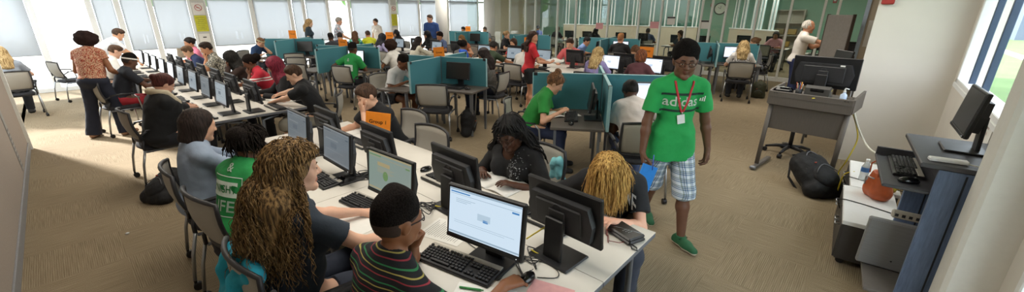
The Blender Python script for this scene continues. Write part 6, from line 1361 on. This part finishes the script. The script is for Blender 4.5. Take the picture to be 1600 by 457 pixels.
# ---- behind the glass
for (x, y, d_, lb, sk_, ha, tp, hs_) in [(15.0, 5.25, 150, 'person with long brown hair resting a cheek on a hand behind the glass', 'c99878', '4f3624', '3a3f48', 'long'), (16.1, 6.9, 20, 'person in a dark blue top seen from behind through the glass', '5a3a2a', '16120f', '2a3a58', 'short'), (15.0, 8.6, 0, 'person with a dark hood of hair bent over behind the glass', '6a4a38', '15120f', '2a2a30', 'long'),
                                (15.3, 10.7, 0, 'person with brown hair and dark top behind the glass near the corner', 'c99878', '5a4434', '3a2f34', 'bob'), (15.5, 12.0, 90, 'person in a bright blue top behind the glass, far left', 'b5835f', '1d1714', '3a5ab0', 'short'), (16.4, 2.6, 180, 'person in a pink floral top behind the glass by the old man', 'a87858', '241a16', 'd9a0a8', 'bob')]:
    seated(x, y, d_, lb, who='the '+lb.replace('person with ', '').replace('person in ', '').replace('seen from behind through the glass', 'person through the glass'), h=.015, skin=sk_, hair=ha, hs=hs_, top=tp, lean=14, hp=16, fem=hs_ in ('long', 'bob'), seed=int(x*10), **({'L': CHIN(-1)} if 'cheek' in lb else {}))
# ---- walking man
p = WALK = person(3.22, 1.06, R9(222), 'person walking forward in a green lettered tee, plaid shorts and red lanyard', pose='stand', h=.0055, s=1.0, w=.93, hsc=1.07, skin='6b4a39', hair='100d0c', hs='afro', top='1f9a4e', legs='knee', bmat=plaid_mat(), lean=4, hp=8, hy=-14, glasses=True, tlen=-.135, shoe='1f5a38', sole='c9c2b0',
    feet=[(-.15, .13, .085, -.3, 1, 0), (.02, -.34, .125, -.1, 1, -.25)], R=dict(p=(.26, .10, .86), d=(-.1, .25, -1), n=(-1, .2, 0), k=.85, hint=(.5, -1, 0)), L=dict(p=(-.31, .02, .86), d=(.05, .2, -1), n=(1, 0, 0), k=.45, hint=(-.5, -1, 0)), seed=59)
ptext(p, 'adidas', .105, -.01, .035, 1, 'eceeea', 1.06); pbar(p, -.165, .085, .165, .103, 1, '17332a', 14); pbar(p, -.165, -.045, .165, -.027, 1, '17332a', 14)
for i in range(3): pbar(p, .150+.014*i, .03+.0*i, .158+.014*i, .055+.01*i, 1, 'eceeea', 2)
I = INFO[p.name]; bv = BVHTree.FromPolygons([v.co for v in I['shirt'].data.vertices], [tuple(q.vertices) for q in I['shirt'].data.polygons]); b = MB()
for q in (-1, 1):
    pts = []
    for t_ in np.linspace(0, 1, 12):
        o = I['Ch']+I['r']*q*(.068*(1-t_)**.8+.003)+I['u']*(.19-.235*t_)+I['f']*.45; hit = bv.ray_cast(Vector(o), Vector(-I['f']), .9); pts.append(np.array(hit[0])+I['f']*.006 if hit[0] is not None else I['N']+I['r']*q*.065+I['u']*.0+I['f']*.05)
    pts.insert(0, I['N']+I['r']*q*.060+I['u']*.035-I['f']*.02); b.tube(pts, .0085, 6, flat=.35)
b.build('lanyard', mat('lanyard_red', 'b82c34', .7), p)
o = I['Ch']-I['u']*.10+I['f']*.5; hit = bv.ray_cast(Vector(o), Vector(-I['f']), .9); c = np.array(hit[0])+I['f']*.012; Rb = np.stack([I['r'], I['f'], I['u']], 1).dot(roty(.22))
b = MB(); b.box(c-I['u']*.0, (.058, .004, .075), Rb, .001); bd = b.build('name_badge', M['white'], p); b = MB(); b.tube([c+I['u']*.04, c+I['u']*.06], .005, 6); b.build('clip', M['chrome'], bd)
E = I['J']['R'][2]; org = np.array(p.location); Rz = rotz(p.rotation_euler[2])
b = MB(); b.X = (rotz(.55).dot(roty(-.42)), np.array([0, 0, 0])); b.box((.02, 0, -.13), (.20, .012, .29), None, .003); fo = b.build('folder', mat('folder_blue', '2a7fd0', .45, var=.03)); q = org+Rz.dot(E+np.array([-.05, .10, -.10])); fo.location = q; fo.rotation_euler = (0, 0, p.rotation_euler[2]); tag(fo, 'bright blue folder held upright in the walking man\'s hand', 'folder')
b = MB(); b.tube([(0, 0, 0), (.02, .01, .12)], .004, 6); pn = b.build('pen', mat('pen_blue', '3a4fb0', .4)); pn.location = q+Rz.dot(np.array([.01, .05, .0])); tag(pn, 'blue pen sticking out of the blue folder', 'pen')
for an, fd in (((-.15, .13, .085), (-.3, 1, 0)), ((.02, -.34, .125), (-.1, 1, -.25))):
    an = np.array(an); fd = unit(np.array(fd, float)); sd = np.array([fd[1], -fd[0], 0]); b = MB()
    for k in range(5):
        c = an+fd*(.030+.017*k)+np.array([0, 0, -.004-.009*k]); b.tube([c-sd*.026-np.array([0, 0, .012]), c, c+sd*.026-np.array([0, 0, .012])], .003, 5)
    c = an+fd*.03+np.array([0, 0, .006]); b.tube([c, c+sd*.03+fd*.01+np.array([0, 0, .012]), c+sd*.045-np.array([0, 0, .008]), c], .0025, 5); b.tube([c, c-sd*.03+fd*.01+np.array([0, 0, .012]), c-sd*.045-np.array([0, 0, .008]), c], .0025, 5); b.build('shoelace', mat('lace_green', '123a24', .8), WALK)
# ---- things hanging or lying near people
def cloth_heap(name, P, col, label, cat, h=.009): o = sdf_mesh(name, P, h, mat('fab_'+col, col, .9, var=.12, scale=10, bump=.7, bscale=18, bdist=.015), None, 0, (), None, .006, 4); return tag(o, label, cat)
cloth_heap('jacket', [cone((.36, 2.16, .83), (.36, 1.84, .84), .045, .05, .04), cone((.31, 2.12, .78), (.29, 2.05, .52), .040, .05, .05), cone((.31, 1.92, .79), (.28, 1.88, .48), .045, .055, .05), cone((.42, 2.1, .80), (.47, 2.02, .62), .030, .035, .04), cone((.30, 2.0, .70), (.26, 1.97, .45), .05, .06, .06)], '259bb5', 'bright turquoise jacket draped over the chair back behind the curly-haired woman', 'jacket')
cloth_heap('hand_towel', [cone((2.56, 1.72, .80), (2.60, 1.70, .48), .035, .045, .04), cone((2.56, 1.78, .78), (2.60, 1.79, .50), .03, .035, .04)], '7fc4cc', 'pale aqua cloth hanging beside the braided woman\'s chair', 'cloth', .010)
cloth_heap('tote_bag', [ell((6.35, 7.05, .98), np.array([.07, .15, .13]), None, .03), cone((6.33, 6.95, 1.08), (6.33, 7.15, 1.08), .03, .03, .03)], '2453b8', 'royal blue bag hanging behind the person in the grey hooded top', 'bag', .012)
# ---- empty chairs
for x, y, d_, lb in [(3.93, 5.05, 35, 'empty mesh-backed chair pulled out in front of the dark-screened cubicle desk'), (2.04, 3.02, 182, 'empty mesh-backed chair pushed to the table, right of the Group 1 card'), (.10, 13.5, 20, 'empty thin-framed chair standing alone before the bright window'), (3.55, 9.15, 30, 'empty beige-backed chair left of the boy in green'), (4.35, 11.6, 60, 'empty mesh-backed chair in front of the dark screen by the window cubicle'), (4.05, 10.5, 40, 'empty beige-backed chair between the window cubicle and the boy in green'),
                    (6.35, 10.1, 0, 'empty chair behind the girl in the cream cardigan'), (6.35, 8.5, 0, 'empty low-backed chair before the far table, left of the orange card'), (6.45, 4.75, 0, 'empty mesh-backed chair beside the standing woman in red'), (11.6, 10.3, 200, 'empty chair near the pale column'), (9.1, 6.3, 170, 'empty chair behind the boy in salmon pink'), (8.9, 2.9, 180, 'empty chair beyond the maroon shirt woman\'s screen')]:
    chair(x, y, R9(d_), lb)
